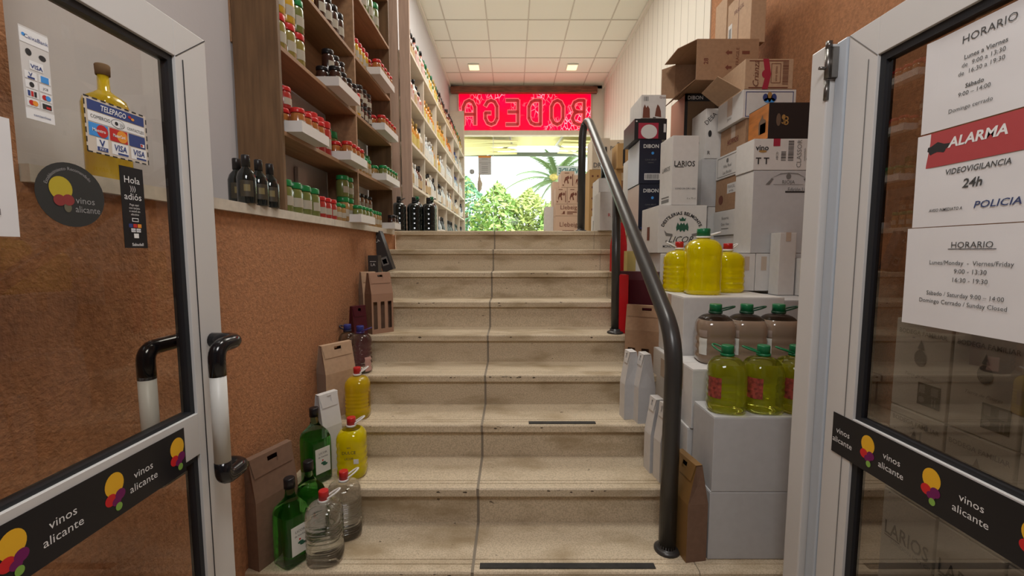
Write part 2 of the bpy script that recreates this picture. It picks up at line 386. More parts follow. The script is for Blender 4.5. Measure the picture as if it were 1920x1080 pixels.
LT = {'A': [a_, [(0, .42), (.6, .42)]],
 'G': [[(.6, .78), (.48, .94), (.3, 1), (.12, .94), (0, .75), (0, .25), (.12, .06), (.3, 0), (.48, .06), (.6, .25), (.6, .48), (.34, .48)]],
 'E': [[(.6, 1), (0, 1), (0, 0), (.6, 0)], [(0, .52), (.5, .52)]],
 'D': [[(0, 0), (0, 1), (.3, 1), (.48, .93), (.6, .74), (.6, .26), (.48, .07), (.3, 0), (0, 0)]],
 'O': [[(.3, 1), (.12, .93), (0, .74), (0, .26), (.12, .07), (.3, 0), (.48, .07), (.6, .26), (.6, .74), (.48, .93), (.3, 1)]],
 'B': [[(0, 0), (0, 1), (.3, 1), (.5, .92), (.58, .76), (.5, .58), (.32, .52), (.5, .46), (.6, .26), (.5, .07), (.3, 0), (0, 0)], [(0, .52), (.32, .52)]]}
def stroke(m, pts, wd, y0, y1, mi):
    for i in range(len(pts)-1):
        p, q = Vector(pts[i]), Vector(pts[i+1]); d = (q-p).normalized(); e = d*wd*.42; nn = Vector((-d.y, d.x))*wd
        a = [p-e-nn, q+e-nn, q+e+nn, p-e+nn]
        m.add([(t.x, y0, t.y) for t in a]+[(t.x, y1, t.y) for t in a], [(0, 1, 2, 3), (4, 5, 6, 7), (0, 1, 5, 4), (1, 2, 6, 5), (2, 3, 7, 6), (3, 0, 4, 7)], mi)
for ch, px in zip('BODEGA', (1082, 1044, 1003, 962, 924, 884)):
    cx = (px-960)/800*9.1-.265+.02; m = MB()
    for pl in LT[ch]:
        P = [(cx-.04-(x-.3)*.40, .135+z*.48) for x, z in pl]
        stroke(m, P, .047, -.026, -.02, 1); stroke(m, P, .030, -.040, -.026, 0)
    m.build('letter', [LETO, LETI], sg)

# ---- shop window and glass door
SHOPG = pane_glass('shop window glass', (.97, 1, .99), 1.25)
wn = sgroup('window_1', 'frameless shop window looking out to the palm and the hedge', 'window', (0, FY+.02, 1.64))
MB().box(-.37, 1.66, -.005, .005, 0, 2.18).build('pane', SHOPG, wn)
MB().box(-.395, -.385, -.008, .008, 0, 2.18).build('pane_edge', mat('pale glass edge', (.75, .9, .87), .2), wn)
dn = sgroup('door_3', 'frameless glass shop door at the far left of the window', 'door', (0, FY-.02, 1.64))
MB().box(-1.09, -.40, -.005, .005, 0, 2.17).build('pane', SHOPG, dn)
p = atY(885, 322, FY-.03)
MB().lathe([(.05, -.012), (.055, 0), (.05, .012), (.03, .02)], 18).build('lock', mat('grey metal', (.35, .36, .37), .35, metal=.6), dn).matrix_local = Matrix.Translation((p.x, -.012, p.z-1.64)) @ Matrix.Rotation(PI/2, 4, 'X')
# ---- outside
GRND = mat('sunlit paving', (.62, .59, .52), .9)
struct(MB().box(-30, 30, FY+.12, 60, 1.3, 1.4).build('ground', GRND))
AWN = mat('cream yellow awning cloth', (.80, .74, .36), .8)
t = thing('awning', 'cream yellow folded awning with metal arms outside the shop window', 'awning', (0, 0, 0))
m = MB()
m.slab((-1.6, FY+.16, 3.86), (2.6, FY+.16, 3.86), (2.6, FY+1.5, 3.95), (-1.6, FY+1.5, 3.95), .01)
for i in range(7):
    y0 = FY+.2+i*.2
    m.slab((-1.6, y0, 3.80-.02*(i % 2)), (.12, y0, 3.74-.03*(i % 2)), (.12, y0+.2, 3.76), (-1.6, y0+.2, 3.72-.05*(i % 2)), .012)
    m.slab((1.1, y0, 3.76-.02*(i % 2)), (2.6, y0, 3.70), (2.6, y0+.2, 3.74), (1.1, y0+.2, 3.78-.03*(i % 2)), .012)
m.build('canopy', AWN, t)
MB().box(-1.6, 2.6, FY+1.5, FY+1.58, 3.71, 3.80).build('front_bar', mat('grey green bar', (.16, .19, .17), .5), t)
m = MB().tube([(-.05, FY+.2, 3.86), (.0, FY+.8, 3.80), (-.6, FY+1.5, 3.74)], .025, 8); m.build('arm', ALU, t)
m = MB().tube([(1.1, FY+.2, 3.86), (1.0, FY+.8, 3.80), (1.6, FY+1.5, 3.74)], .025, 8); m.build('arm', ALU, t)
LEAFS = [mat('bright green leaves', (.20, .34, .07), .6), mat('yellow green leaves', (.38, .45, .13), .6), mat('blue green leaves', (.12, .28, .15), .6)]
BARK = mat('bark', (.22, .15, .09), .9)
rl = random.Random(11)
def shrub(name, label, x, y, z0, h, r, mi, n=1500, grp='bushes beyond the shop window'):
    t = thing(name, label, 'bush', (x, y, z0), group=grp); m = MB()
    for i in range(n):
        a = rl.uniform(0, 2*PI); q = rl.random()**.5; ph = rl.uniform(0, 1)
        lob = 1+.22*math.sin(3*a+x)+.15*math.sin(7*ph+y)
        rr = r*math.sin(PI*min(1, .12+ph*.88))**.5*q*lob
        c = Vector((rr*math.cos(a), rr*math.sin(a), h*(.08+.92*ph)*(1-.22*q*q)))
        d = Vector((rl.gauss(0, 1), rl.gauss(0, 1), rl.gauss(0, .7))).normalized(); e = d.orthogonal().normalized(); s_ = rl.uniform(.06, .14)
        m.add([c-d*s_, c+e*s_*.45, c+d*s_, c-e*s_*.45], [(0, 1, 2, 3)], rl.choice((0, 0, 1)))
    m.build('foliage', [LEAFS[mi], LEAFS[1]], t)
    MB().tube([(0, 0, 0), (.03, 0, h*.5)], .05, 8).build('stem', BARK, t)
for i, (x, y, h, r, mi, l) in enumerate([(-1.55, 14.5, 2.6, .95, 2, 'blue green bush seen past the far end of the white shelves'), (-.45, 13.6, 2.2, .9, 0, 'green bush filling the lower left of the shop window'),
    (.55, 14.2, 2.1, .95, 1, 'yellow green bush in the middle of the shop window'), (1.35, 13.3, 1.7, .75, 0, 'low green bush under the palm crown'), (2.35, 14.6, 2.3, 1.0, 0, 'green bush half behind the wine cartons by the window')]): shrub('bush', l, x, y, 1.4, h, r, mi)
pt = thing('palm_tree', 'palm with arching fronds outside the shop window', 'tree', (1.75, 17, 1.4))
MB().tube([(0, 0, 0), (.05, 0, 1.4), (0, 0, 2.75)], [.24, .2, .22], 12).build('trunk', BARK, pt)
PALML = mat('palm frond green', (.15, .22, .08), .6)
for i in range(22):
    a = 2*PI*i/22+rl.uniform(-.1, .1); up = rl.uniform(-.05, 1.35); L = rl.uniform(1.7, 2.3); m = MB(); pts = []
    for j in range(13):
        q = j/12; hr = L*q*math.cos(up*(1-.3*q)); zz = 2.75+L*(math.sin(up)*q-(.75-.25*up)*q*q*.9)
        pts.append(Vector((hr*math.cos(a), hr*math.sin(a), zz)))
    m.tube(pts, .018, 5)
    for j in range(1, 48):
        f = j/48*12; i0 = min(11, int(f)); p0 = pts[i0].lerp(pts[i0+1], f-i0); dr = (pts[i0+1]-pts[i0]).normalized(); sd = dr.cross(Vector((0, 0, 1))).normalized()
        ln = .42*math.sin(PI*min(1, .15+.85*j/48))+.08
        for sg_ in (-1, 1):
            tip = p0+sd*sg_*ln*.75+dr*ln*.55-Vector((0, 0, ln*.35)); e = dr*.022
            m.add([p0-e, p0+e, tip], [(0, 1, 2)])
    m.build('frond', PALML, pt)
MB().lathe([(.05, 2.6), (.28, 2.75), (.3, 2.95), (.1, 3.15)], 12).build('crown_heart', mat('ochre palm fruit', (.62, .46, .13), .8, noise=.4, nscale=20), pt)

# ================================================================== DOORS
def vinos_logo(m, fr, u, v, k):      # balloon mark: 0 black 1 yellow 2 red 3 purple 4 green 5 white
    pass
BANDM = [BLACKV, YELLOWV, REDV, PURPLEV, GREENV, WHITEV]
def logo(m, fr, u, v, k, off=.0006):
    m.disc(fr, u, v+.013*k, .021*k, .025*k, 1, 24, off)
    m.disc(fr, u-.010*k, v-.015*k, .0125*k, .0125*k, 2, 18, off+.0002)
    m.disc(fr, u+.011*k, v-.013*k, .0115*k, .0115*k, 3, 18, off+.0003)
    m.disc(fr, u+.002*k, v-.024*k, .010*k, .009*k, 3, 16, off+.0004)
    m.disc(fr, u+.006*k, v-.037*k, .0075*k, .0085*k, 4, 16, off+.0005)
def band(name, label, fr, ln, ht, logos, words):
    t = thing(name, label, 'sticker'); 
    m = MB(); m.slab(fr.p(0, 0, 0), fr.p(ln, 0, 0), fr.p(ln, ht, 0), fr.p(0, ht, 0), .0008); m.build('strip', BLACKV, t)
    for u in logos: m = MB(); logo(m, fr, u, ht*.52, 1.0, .0012); m.build('emblem', BANDM, t)
    for u in words:
        m = MB(); m.text(fr, 'vinos', u, ht*.60, .017, 0, 'l', 0, 0, 1, .0013); m.text(fr, 'alicante', u-.012, ht*.36, .017, 0, 'l', 0, 0, 1, .0013)
        m.build('lettering', WHITEV, t)
    return t
DGL = pane_glass('left door glass', (.93, .92, .89), 1.5)
DGR = pane_glass('right door glass', (.66, .635, .61), 2.3)
# ---- door 1 (left), in plane x = -.82, free edge far
d1 = sgroup('door_1', 'white aluminium glass door standing open on the left', 'door', (0, 0, 0))
X = -.82; T = .04
def frame_door(d, X0, X1, y_far, y_near, z0, ztop, st, tr, zr0, zr1, inn):
    m = MB()
    m.box(X0, X1, y_far-st, y_far, z0, ztop)                     # far stile
    m.build('stile', ALU, d, bevel=.0012)
    MB().box(X0, X1, y_near, y_near+st, z0, ztop).build('stile', ALU, d, bevel=.0012)
    MB().box(X0, X1, y_near+st, y_far-st, ztop-tr, ztop).build('top_rail', ALU, d, bevel=.0012)
    MB().box(X0, X1, y_near+st, y_far-st, zr0, zr1).build('mid_rail', ALU, d, bevel=.0012)
    MB().box(X0, X1, y_near+st, y_far-st, z0, z0+.1).build('bottom_rail', ALU, d, bevel=.0012)
frame_door(d1, -.86, X, 1.19, .36, .03, 1.955, .108, .085, .865, .975, 1)
def gasket(d, Xa, Xb, y0, y1, z0, z1, w=.014):
    MB().box(Xa, Xb, y0, y0+w, z0, z1).box(Xa, Xb, y1-w, y1, z0, z1).box(Xa, Xb, y0+w, y1-w, z0, z0+w*.6).box(Xa, Xb, y0+w, y1-w, z1-w*1.1, z1).build('gasket', GASK, d)
gasket(d1, -.852, -.828, .468, 1.082, .975, 1.87); gasket(d1, -.852, -.828, .468, 1.082, .13, .865)
MB().box(-.843, -.837, .470, 1.080, .977, 1.868).build('glass_pane', DGL, d1)
MB().box(-.843, -.837, .470, 1.080, .132, .863).build('glass_pane', DGL, d1)
MB().box(X, X+.0015, 1.1045, 1.1065, .03, 1.87).slab((X+.0002, 1.082, 1.870), (X+.0002, 1.0835, 1.8688), (X+.0002, 1.19, 1.9535), (X+.0002, 1.1885, 1.955), .0006).build('seam', GASK, d1)
MB().box(X, X+.004, 1.168, 1.18, .86, .90).lathe([(.004, 0), (.004, .006)], 10, (X+.004, 1.174, .88)).build('lock', mat('steel lock', (.4, .4, .4), .3, metal=.8), d1)
def bend(pts, n=6, r=.03):           # round the corners of a path
    out = [Vector(pts[0])]
    for i in range(1, len(pts)-1):
        a, b_, c_ = map(Vector, (pts[i-1], pts[i], pts[i+1])); p0 = b_+(a-b_).normalized()*min(r, (a-b_).length*.49); p1 = b_+(c_-b_).normalized()*min(r, (c_-b_).length*.49)
        for j in range(n+1): q = j/n; out.append(p0*(1-q)**2+b_*2*q*(1-q)+p1*q*q)
    out.append(Vector(pts[-1])); return out
def pull(d, xs, xo, yb):
    h = MB(); zt, zb = 1.155, .805
    h.tube(bend([(xs, 1.15, zt), (xo, 1.15, zt), (xo, yb, zt), (xo, yb, zt-.075)], 7, .034), .0195, 14)
    h.tube(bend([(xs, 1.15, zb), (xo, 1.15, zb), (xo, yb, zb), (xo, yb, zb+.05)], 7, .034), .0195, 14)
    o = h.build('door_handle', BLACKP, d)
    MB().tube([(xo, yb, zt-.074), (xo, yb, zb+.049)], .019, 16).build('grip', GREYP, o)
pull(d1, -.82, -.748, 1.062); pull(d1, -.86, -.905, 1.035)
# ---- door 2 (right), hinge edge far
d2 = sgroup('door_2', 'white aluminium glass door standing open on the right, notices taped on', 'door', (0, 0, 0))
frame_door(d2, .95, .99, 1.255, .40, .03, 2.0, .10, .095, .83, .93, -1)
gasket(d2, .958, .982, .50, 1.155, .93, 1.905, .018); gasket(d2, .958, .982, .50, 1.155, .13, .83, .018)
MB().box(.967, .973, .503, 1.152, .933, 1.902).build('glass_pane', DGR, d2)
MB().box(.967, .973, .503, 1.152, .133, .828).build('glass_pane', DGR, d2)
MB().box(.9485, .95, 1.182, 1.184, .03, 1.905).slab((.9495, 1.155, 1.905), (.9495, 1.2535, 1.9995), (.9495, 1.255, 1.9982), (.9495, 1.1565, 1.9037), .0006).build('seam', GREYINK, d2)
MB().box(.945, 1.0, 1.257, 1.298, 0, 2.0).build('jamb', ALUB, d2, bevel=.004)
MB().box(.925, 1.0, 1.30, 1.372, 0, 2.0).build('jamb', ALU, d2, bevel=.004)
h = MB().tube([(.925, 1.30, 1.84), (.925, 1.30, 1.895)], .007, 12).tube([(.925, 1.30, 1.90), (.925, 1.30, 1.985)], .0085, 12).tube([(.925, 1.30, 1.985), (.925, 1.30, 2.005)], .009, 12)
h.tube([(.925, 1.30, 1.93), (.90, 1.30, 1.93)], .005, 8).box(.927, .97, 1.285, 1.30, 1.90, 1.985)
h.build('hinge', STEELD, d2)
# ---- stickers and notices
f1 = lambda y, z: FR((X+.0012, y, z), (0, 1, 0), (0, 0, 1))           # on the left door face (read towards +y)
g1 = lambda y, z: FR((-.8365, y, z), (0, 1, 0), (0, 0, 1))           # on the left pane
f2 = lambda y, z: FR((.9488, y, z), (0, -1, 0), (0, 0, 1))
g2 = lambda y, z: FR((.9665, y, z), (0, -1, 0), (0, 0, 1))
band('sticker_band', 'black sticker band with balloon emblems on the left door rail', f1(.50, .846), .53, .112, [.16-.0, .335-.0+.005, .505], [.215, .385])
band('sticker_band', 'black sticker band with balloon emblems on the right door rail', f2(1.222, .808), .60, .118, [.125, .298, .49], [-.02+.035, .172, .358])
# paper on left door (near edge)
def sheet(name, label, fr, u1, v1, lines, m=PAPER, cat='notice', curl=0.004, cols=(INK,), extra=None, grp=None, rot=0):
    t = thing(name, label, cat, group=grp)
    me = MB(); n = 10
    def P(u, v): return fr.p(u*u1, v*v1, .0006+curl*max(0, 1-u*6)**2*(.4+.6*v)+.0008*math.sin(u*7)*math.sin(v*5)**2)
    for i in range(n):
        for j in range(n): me.quad(P(i/n, j/n), P((i+1)/n, j/n), P((i+1)/n, (j+1)/n), P(i/n, (j+1)/n))
    b_ = bmesh.new()
    me.build('paper', m, t)
    if extra:
        e = MB(); extra(e, fr); e.build('printed_panel', [DIMRED, INK, BLUEINK, ORANGEINK, WHITEV], t)
    if lines:
        for L in lines:
            e = MB(); st, u, v, h_ = L[:4]; o = L[4] if len(L) > 4 else {}
            e.text(fr, st, u, v, h_, o.get('m', 0), o.get('al', 'c'), o.get('rot', rot), o.get('b', 0), o.get('sx', 1), .0022, o.get('sh', 0))
            e.build('lettering', list(cols), t)
    return t
sheet('paper_notice', 'white opening hours sheet at the left edge of the photo on the left door', g1(.44, 1.42), .29, .195, [('ursday', .243, .125, .010, {'al': 'c'}), ('4:00', .247, .05, .012), ('y Closed', .245, .034, .012)][:0]+[('Friday', .238, .122, .011), ('9:30', .243, .056, .012), ('Closed', .243, .040, .011)], curl=0, cols=(GREYINK,))
fr = g2(1.033, 1.668)
sheet('paper_notice', 'top sheet on the right door headed HORARIO in plain capitals', fr, .297, .205, [('HORARIO', .128, .178, .0165), ('Lunes a Viernes', .125, .140, .0092, {'b': .012}), ('de  9:00 a 13:30', .122, .124, .0092), ('de  16:30 a 19:30', .119, .108, .0092), ('Sábado', .110, .079, .0092, {'b': .012}), ('9:00 – 14:00', .110, .064, .0092), ('Domingo cerrado', .104, .035, .0088)], cols=(mat('dark grey print', (.06, .06, .06), .6),))
fr = g2(1.037, 1.452)
def alarm(e, f):
    e.rect(f, .0, .135, .297, .213, 0, .0018)
    e.add([f.p(.018+.028+.030*math.cos(a)*(1+.25*math.sin(3*a)), .176+.011*math.sin(a)*(1+.3*math.sin(5*a)), .0021) for a in [2*PI*j/24 for j in range(24)]], [tuple(range(24))], 1)
    e.text(f, 'ALARMA', .128, .183, .021, 4, bold=.03, off=.0023, shear=.15)
    e.rect(f, .262, .033, .297, .049, 3, .0018)
sheet('paper_notice', 'middle sheet on the right door with red ALARMA strip', fr, .297, .212, [('VIDEOVIGILANCIA', .132, .119, .0122, {'sx': .9, 'b': .012, 'sh': .15}), ('24h', .127, .089, .019, {'b': .02, 'sh': .15}), ('AVISO INMEDIATO A', .075, .037, .0068, {'sh': .15, 'b': .01, 'sx': .82}), ('POLICIA', .176, .041, .0145, {'m': 1, 'b': .012, 'sh': .2, 'sx': 1.15})], extra=alarm, cols=(mat('dark grey print', (.06, .06, .06), .6), mat('police blue ink', (.04, .06, .16), .5)))
fr = g2(1.045, 1.222)
def under(e, f): e.rect(f, .097, .178, .192, .1795, 1, .0021)
sheet('paper_notice', 'lowest sheet on the right door with bilingual opening hours', fr, .297, .228, [('HORARIO', .144, .188, .0135), ('Lunes/Monday  -  Viernes/Friday', .141, .149, .0098, {'sx': .94}), ('9:00 - 13:30', .146, .131, .0098), ('16:30 - 19:30', .146, .112, .0098), ('Sábado / Saturday 9:00 – 14:00', .135, .079, .0098, {'sx': .93}), ('Domingo Cerrado / Sunday Closed', .13, .061, .0098, {'sx': .93})], extra=under, cols=(mat('dark grey print', (.06, .06, .06), .6),))
# card stickers on the left pane
CARDM = [WHITEV, BLUEINK, SKYINK, REDINK, ORANGEINK, INK, PAPER]
t = thing('card_sticker', 'tall strip of small bank card logos at the upper left of the left door', 'sticker'); fr = g1(.757, 1.625)
MB().slab(fr.p(0, 0), fr.p(.046, 0), fr.p(.046, .155), fr.p(0, .155), .0006).build('backing', mat('clear film', (.62, .60, .58), .4), t)
m = MB(); m.rect(fr, .0, .128, .046, .152, 0, .001); m.text(fr, 'CaixaBank', .026, .140, .0065, 1, off=.0014); m.disc(fr, .006, .141, .003, .003, 2, 10, .0014)
m.disc(fr, .012, .114, .005, .006, 5, 12, .001); m.disc(fr, .034, .112, .006, .005, 5, 12, .001); m.rect(fr, .012, .086, .034, .101, 0, .001); m.text(fr, 'VISA', .023, .092, .007, 1, bold=.02, off=.0014)
for r_ in range(4):
    for c_ in range(2):
        u, v = .003+.022*c_, .022+.0155*r_
        m.rect(fr, u, v, u+.019, v+.013, 0, .001)
        k = (r_*2+c_)
        if k == 7: m.rect(fr, u+.003, v+.001, u+.016, v+.012, 2, .0014)
        elif k == 6: m.text(fr, 'V', u+.009, v+.008, .007, 1, bold=.02, off=.0014); m.rect(fr, u+.004, v+.001, u+.015, v+.004, 1, .0014)
        elif k in (0, 3): m.disc(fr, u+.007, v+.0065, .0045, .0045, 3, 12, .0014); m.disc(fr, u+.0125, v+.0065, .0045, .0045, 4 if k == 0 else 2, 12, .0016)
        elif k == 2: [m.rect(fr, u+.002+.005*i, v+.002, u+.006+.005*i, v+.011, (1, 3, 5)[i], .0014) for i in range(3)]
        elif k == 1: m.rect(fr, u+.002, v+.002, u+.017, v+.011, 5, .0014); m.rect(fr, u+.008, v+.003, u+.015, v+.007, 3, .0016)
        elif k == 5: m.text(fr, 'JCB', u+.0095, v+.0065, .004, 5, off=.0014)
        else: m.disc(fr, u+.0095, v+.0065, .004, .0045, 5, 10, .0014)
m.rect(fr, 0, 0, .046, .018, 0, .001); m.text(fr, 'contactless', .025, .009, .0045, 1, off=.0014)
m.build('printing', CARDM, t)
t = thing('card_sticker', 'square blue headed card payment sticker with dashed border on the left door glass', 'sticker'); fr = g1(.86, 1.593)
W_, H_ = .142, .108
MB().slab(fr.p(0, 0), fr.p(W_, 0), fr.p(W_, H_), fr.p(0, H_), .0006).build('backing', mat('sticker cream', (.60, .53, .45), .5), t)
m = MB()
for i in range(8):
    u = i*W_/8; m.rect(fr, u, -.001, u+W_/13, .002, 5, .001); m.rect(fr, u, H_-.002, u+W_/13, H_+.001, 5, .001)
for i in range(6):
    v = i*H_/6; m.rect(fr, -.001, v, .0018, v+H_/10, 5, .001); m.rect(fr, W_-.0018, v, W_+.001, v+H_/10, 5, .001)
m.rect(fr, .006, .083, .136, .103, 1, .001); m.text(fr, 'TELEPAGO', .062, .093, .0115, 0, sx=.75, bold=.015, off=.0014, shear=.2); m.disc(fr, .1, .094, .004, .003, 3, 10, .0014); m.disc(fr, .107, .091, .004, .003, 4, 10, .0016)
m.rect(fr, .006, .061, .136, .081, 0, .001); m.text(fr, 'COMERCIO', .032, .072, .007, 5, sx=.85, off=.0014); m.text(fr, 'CONTACTLESS', .113, .069, .0062, 5, sx=.72, off=.0014)
m.disc(fr, .071, .071, .016, .009, 5, 20, .0012); m.disc(fr, .071, .071, .015, .008, 0, 20, .0014); m.disc(fr, .067, .071, .004, .004, 5, 12, .0016); m.text(fr, ')))', .079, .071, .008, 5, off=.0017)
for i, (a, b_) in enumerate(((2, 3), (3, 4), (1, 1))):
    u = .006+i*.0445; m.rect(fr, u, .033, u+.041, .059, a if i < 2 else 1, .001)
    if i < 2: m.disc(fr, u+.013, .046, .0125, .0125, a, 18, .0012); m.disc(fr, u+.028, .046, .0125, .0125, b_, 18, .0014); m.text(fr, ('Maestro', 'MasterCard')[i], u+.0205, .046, .0065, 0, sx=(.95, .65)[i], bold=.015, off=.0017)
    else: m.rect(fr, u+.028, .036, u+.038, .043, 0, .0014); m.disc(fr, u+.031, .0395, .003, .003, 3, 8, .0016)
m.rect(fr, .020, .006, .045, .031, 0, .001); m.text(fr, 'V', .0325, .022, .013, 1, bold=.03, off=.0014); m.rect(fr, .021, .006, .044, .014, 1, .0012); m.text(fr, 'PAY', .0325, .010, .006, 0, off=.0016)
for u in (.053, .098): m.rect(fr, u, .006, u+.039, .031, 0, .001); m.text(fr, 'VISA', u+.0195, .021, .0125, 1, sx=.85, bold=.025, off=.0014, shear=.15); m.rect(fr, u+.013, .007, u+.038, .011, 1, .0012)
m.build('printing', CARDM, t)
t = thing('round_sticker', 'round black sticker with balloon emblem on the left door glass', 'sticker'); fr = g1(.823, 1.502)
m = MB(); n = 36; m.add([fr.p(.064*math.cos(2*PI*j/n), .060*math.sin(2*PI*j/n), 0) for j in range(n)]+[fr.p(.064*math.cos(2*PI*j/n), .060*math.sin(2*PI*j/n), .0006) for j in range(n)], [tuple(range(n)), tuple(range(n, 2*n))]+[(j, (j+1) % n, n+(j+1) % n, n+j) for j in range(n)])
DISCM = mat('dark translucent vinyl', (.03, .032, .032), .4); m.build('disc', DISCM, t)
m = MB(); m.disc(fr, -.020, .010, .021, .022, 0, 24, .001); m.disc(fr, -.024, -.012, .011, .0105, 1, 16, .0012); m.disc(fr, -.008, -.010, .011, .0105, 1, 16, .0013); m.disc(fr, -.010, -.024, .007, .009, 3, 16, .0011)
m.build('emblem', [mat('dim yellow vinyl', (.46, .36, .03), .4), mat('dim red vinyl', (.25, .04, .04), .4), PURPLEV, mat('dim olive vinyl', (.13, .12, .08), .4)], t)
m = MB(); m.text(fr, 'vinos', .024, -.008, .013, 0, off=.001); m.text(fr, 'alicante', .028, -.025, .013, 0, sx=.9, off=.001); m.arc(fr, 'Establecimiento Recomendado', 0, 0, .049, .0062, PI*.56, 0, off=.001)
m.build('lettering', GREYV, t)
t = thing('card_sticker', 'narrow black vertical card payment sticker on the left door glass', 'sticker'); fr = g1(.926, 1.403)
MB().slab(fr.p(0, 0), fr.p(.058, 0), fr.p(.058, .176), fr.p(0, .176), .0006).build('strip', BLACKV, t)
m = MB(); m.text(fr, 'Hola', .028, .149, .015, 0, off=.001); m.text(fr, 'adiós', .028, .113, .015, 0, off=.001); m.text(fr, ')))', .029, .131, .011, 0, off=.001)
for i, s_ in enumerate(('Paga aquí', 'con tarjeta', 'o móvil sin', 'efectivo')): m.text(fr, s_, .03, .095-.007*i, .0045, 0, off=.001)
m.rect(fr, .022, .058, .038, .066, 0, .001); m.rect(fr, .0235, .0595, .0365, .0645, 1, .0012)
for i in range(3): m.rect(fr, .013+.011*i, .045, .0225+.011*i, .053, (2, 3, 4)[i], .001)
for i in range(2): m.rect(fr, .018+.013*i, .035, .029+.013*i, .043, 0, .001); m.text(fr, 'VISA', .0235+.013*i, .039, .004, 2, off=.0014)
m.rect(fr, .024, .022, .036, .032, 0, .001); m.text(fr, 'Sabadell', .032, .008, .0065, 0, bold=.01, off=.001)
m.build('printing', [WHITEV, BLACKV, BLUEINK, REDINK, ORANGEINK], t)

# ================================================================== HANDRAIL
hr = thing('handrail', 'dark grey tubular handrail with two posts on the right of the stairs', 'handrail', (.636, 1.655, .175))
O = Vector((.636, 1.655, .175))
path = bend([(0, 0, 0), (0, -.01, .885), (.03, 2.185, 2.375), (-.012, 2.235, 2.30), (-.012, 2.235, 1.40)], 10, .14)
MB().tube(path, .034, 20).build('rail', RAILM, hr)
MB().tube([(.025, 1.045, .70), (.016, 1.045, 1.60)], .027, 16).build('post', RAILM, hr)
for q in ((0, 0, 0), (.025, 1.045, .70), (-.012, 2.235, 1.40)):
    MB().lathe([(.052, 0), (.052, .008), (.044, .014), (.034, .018), (.034, .03)], 20, q).build('base_flange', RAILM, hr)

# ================================================================== WOOD SHELF WITH JARS (left)
SY0, SY1, SYD = 1.905, 3.635, 2.825
ws = thing('wooden_shelf', 'open pine shelf of spice jars built onto the left ledge', 'shelf', (-1.1, SY0, 1.577))
def wl(x0, x1, y0, y1, z0, z1): return (x0+1.1, x1+1.1, y0-SY0, y1-SY0, z0-1.577, z1-1.577)
MB().box(*wl(-1.195, -1.0, SY0, SY0+.022, 1.577, 4.0)).build('side_panel', WOOD, ws, bevel=.002)
MB().box(*wl(-1.195, -1.0, SYD-.01, SYD+.01, 1.577, 4.0)).build('divider', WOODL, ws)
MB().box(*wl(-1.195, -1.0, SY1-.02, SY1, 1.577, 4.0)).build('side_panel', WOOD, ws)
MB().box(*wl(-1.204, -1.196, SY0, SY1, 2.29, 4.0)).build('back_panel', WOODL, ws)
MB().box(*wl(-1.2, -1.18, 2.40, 2.50, 1.577, 1.86)).build('batten', WHITEWALL, ws)
SH = {'top': 3.05, 'A': 2.645, 'B': 2.285, 'C': 1.925, 'ledge': 1.577}
for z in (3.42, 3.05, 2.645, 2.285, 1.925):
    for (ya, yb) in ((SY0+.022, SYD-.01), (SYD+.01, SY1-.02)):
        MB().box(*wl(-1.195, -1.0, ya, yb, z-.02, z)).build('shelf_board', WOODL, ws, bevel=.0015)
SHN = {'top': 'highest pine shelf', 'A': 'upper pine shelf', 'B': 'middle pine shelf', 'C': 'lower pine shelf', 'ledge': 'stone ledge'}
BAYN = {1: 'near bay', 2: 'far bay'}
# jar kinds: (cap, body, height, radius, description)
JM = {'red spice': (mat('orange spice', (.35, .12, .03), .25, coat=.5), REDCAP), 'olive': (mat('pickled olive', (.25, .20, .05), .25, coat=.5), REDCAP), 'red paste': (mat('red paprika', (.36, .03, .025), .25, coat=.5), REDCAP),
 'dark': (mat('dark pepper', (.045, .018, .012), .25, coat=.5), BLKCAP), 'herb': (mat('dried herb', (.15, .17, .045), .25, coat=.5), mat('green jar lid', (.01, .22, .06), .3)), 'grain': (mat('tan seeds', (.34, .20, .07), .25, coat=.5), mat('green jar lid', (.01, .22, .06), .3)),
 'brown': (mat('brown seeds', (.22, .11, .05), .25, coat=.5), BLKCAP), 'yellow': (mat('yellow turmeric', (.55, .33, .03), .25, coat=.5), REDCAP)}
LIDN = {'red spice': 'red-lidded jar of orange spice', 'olive': 'red-lidded jar of olive brown spice', 'red paste': 'red-lidded jar of red powder', 'dark': 'black-lidded dark jar', 'herb': 'green-lidded herb jar', 'grain': 'green-lidded jar of tan seeds', 'brown': 'black-lidded jar of brown seeds', 'yellow': 'red-lidded jar of yellow powder'}
JLAB = mat('jar paper label', (.40, .36, .29), .6)
PROTO = {}
def jar(kind, h, r, loc, label, group):
    key = (kind, h, r)
    if key in PROTO: return dup(PROTO[key], loc, random.uniform(-.3, .3), label, group)
    body, cap = JM[kind]
    t = thing('spice_jar', label, 'jar', loc, 0, group); hb = h*.80
    MB().lathe([(r*.92, 0), (r, .006), (r, hb-.016), (r*.9, hb-.004), (r*.84, hb)], 16).build('jar_body', body, t)
    MB().lathe([(r*.95, hb), (r*.97, hb+.003), (r*.97, h-.005), (r*.9, h)], 16).build('lid', cap, t)
    fn = lambda a, z: (math.cos(a)*(r+.0006), math.sin(a)*(r+.0006), z)
    MB().patch(fn, hb*.25, hb*.62, -PI*.34, PI*.14, 1, 10).build('label', JLAB, t)
    PROTO[key] = t; return t
TRM = mat('white display tray', (.70, .68, .67), .5)
rows = []
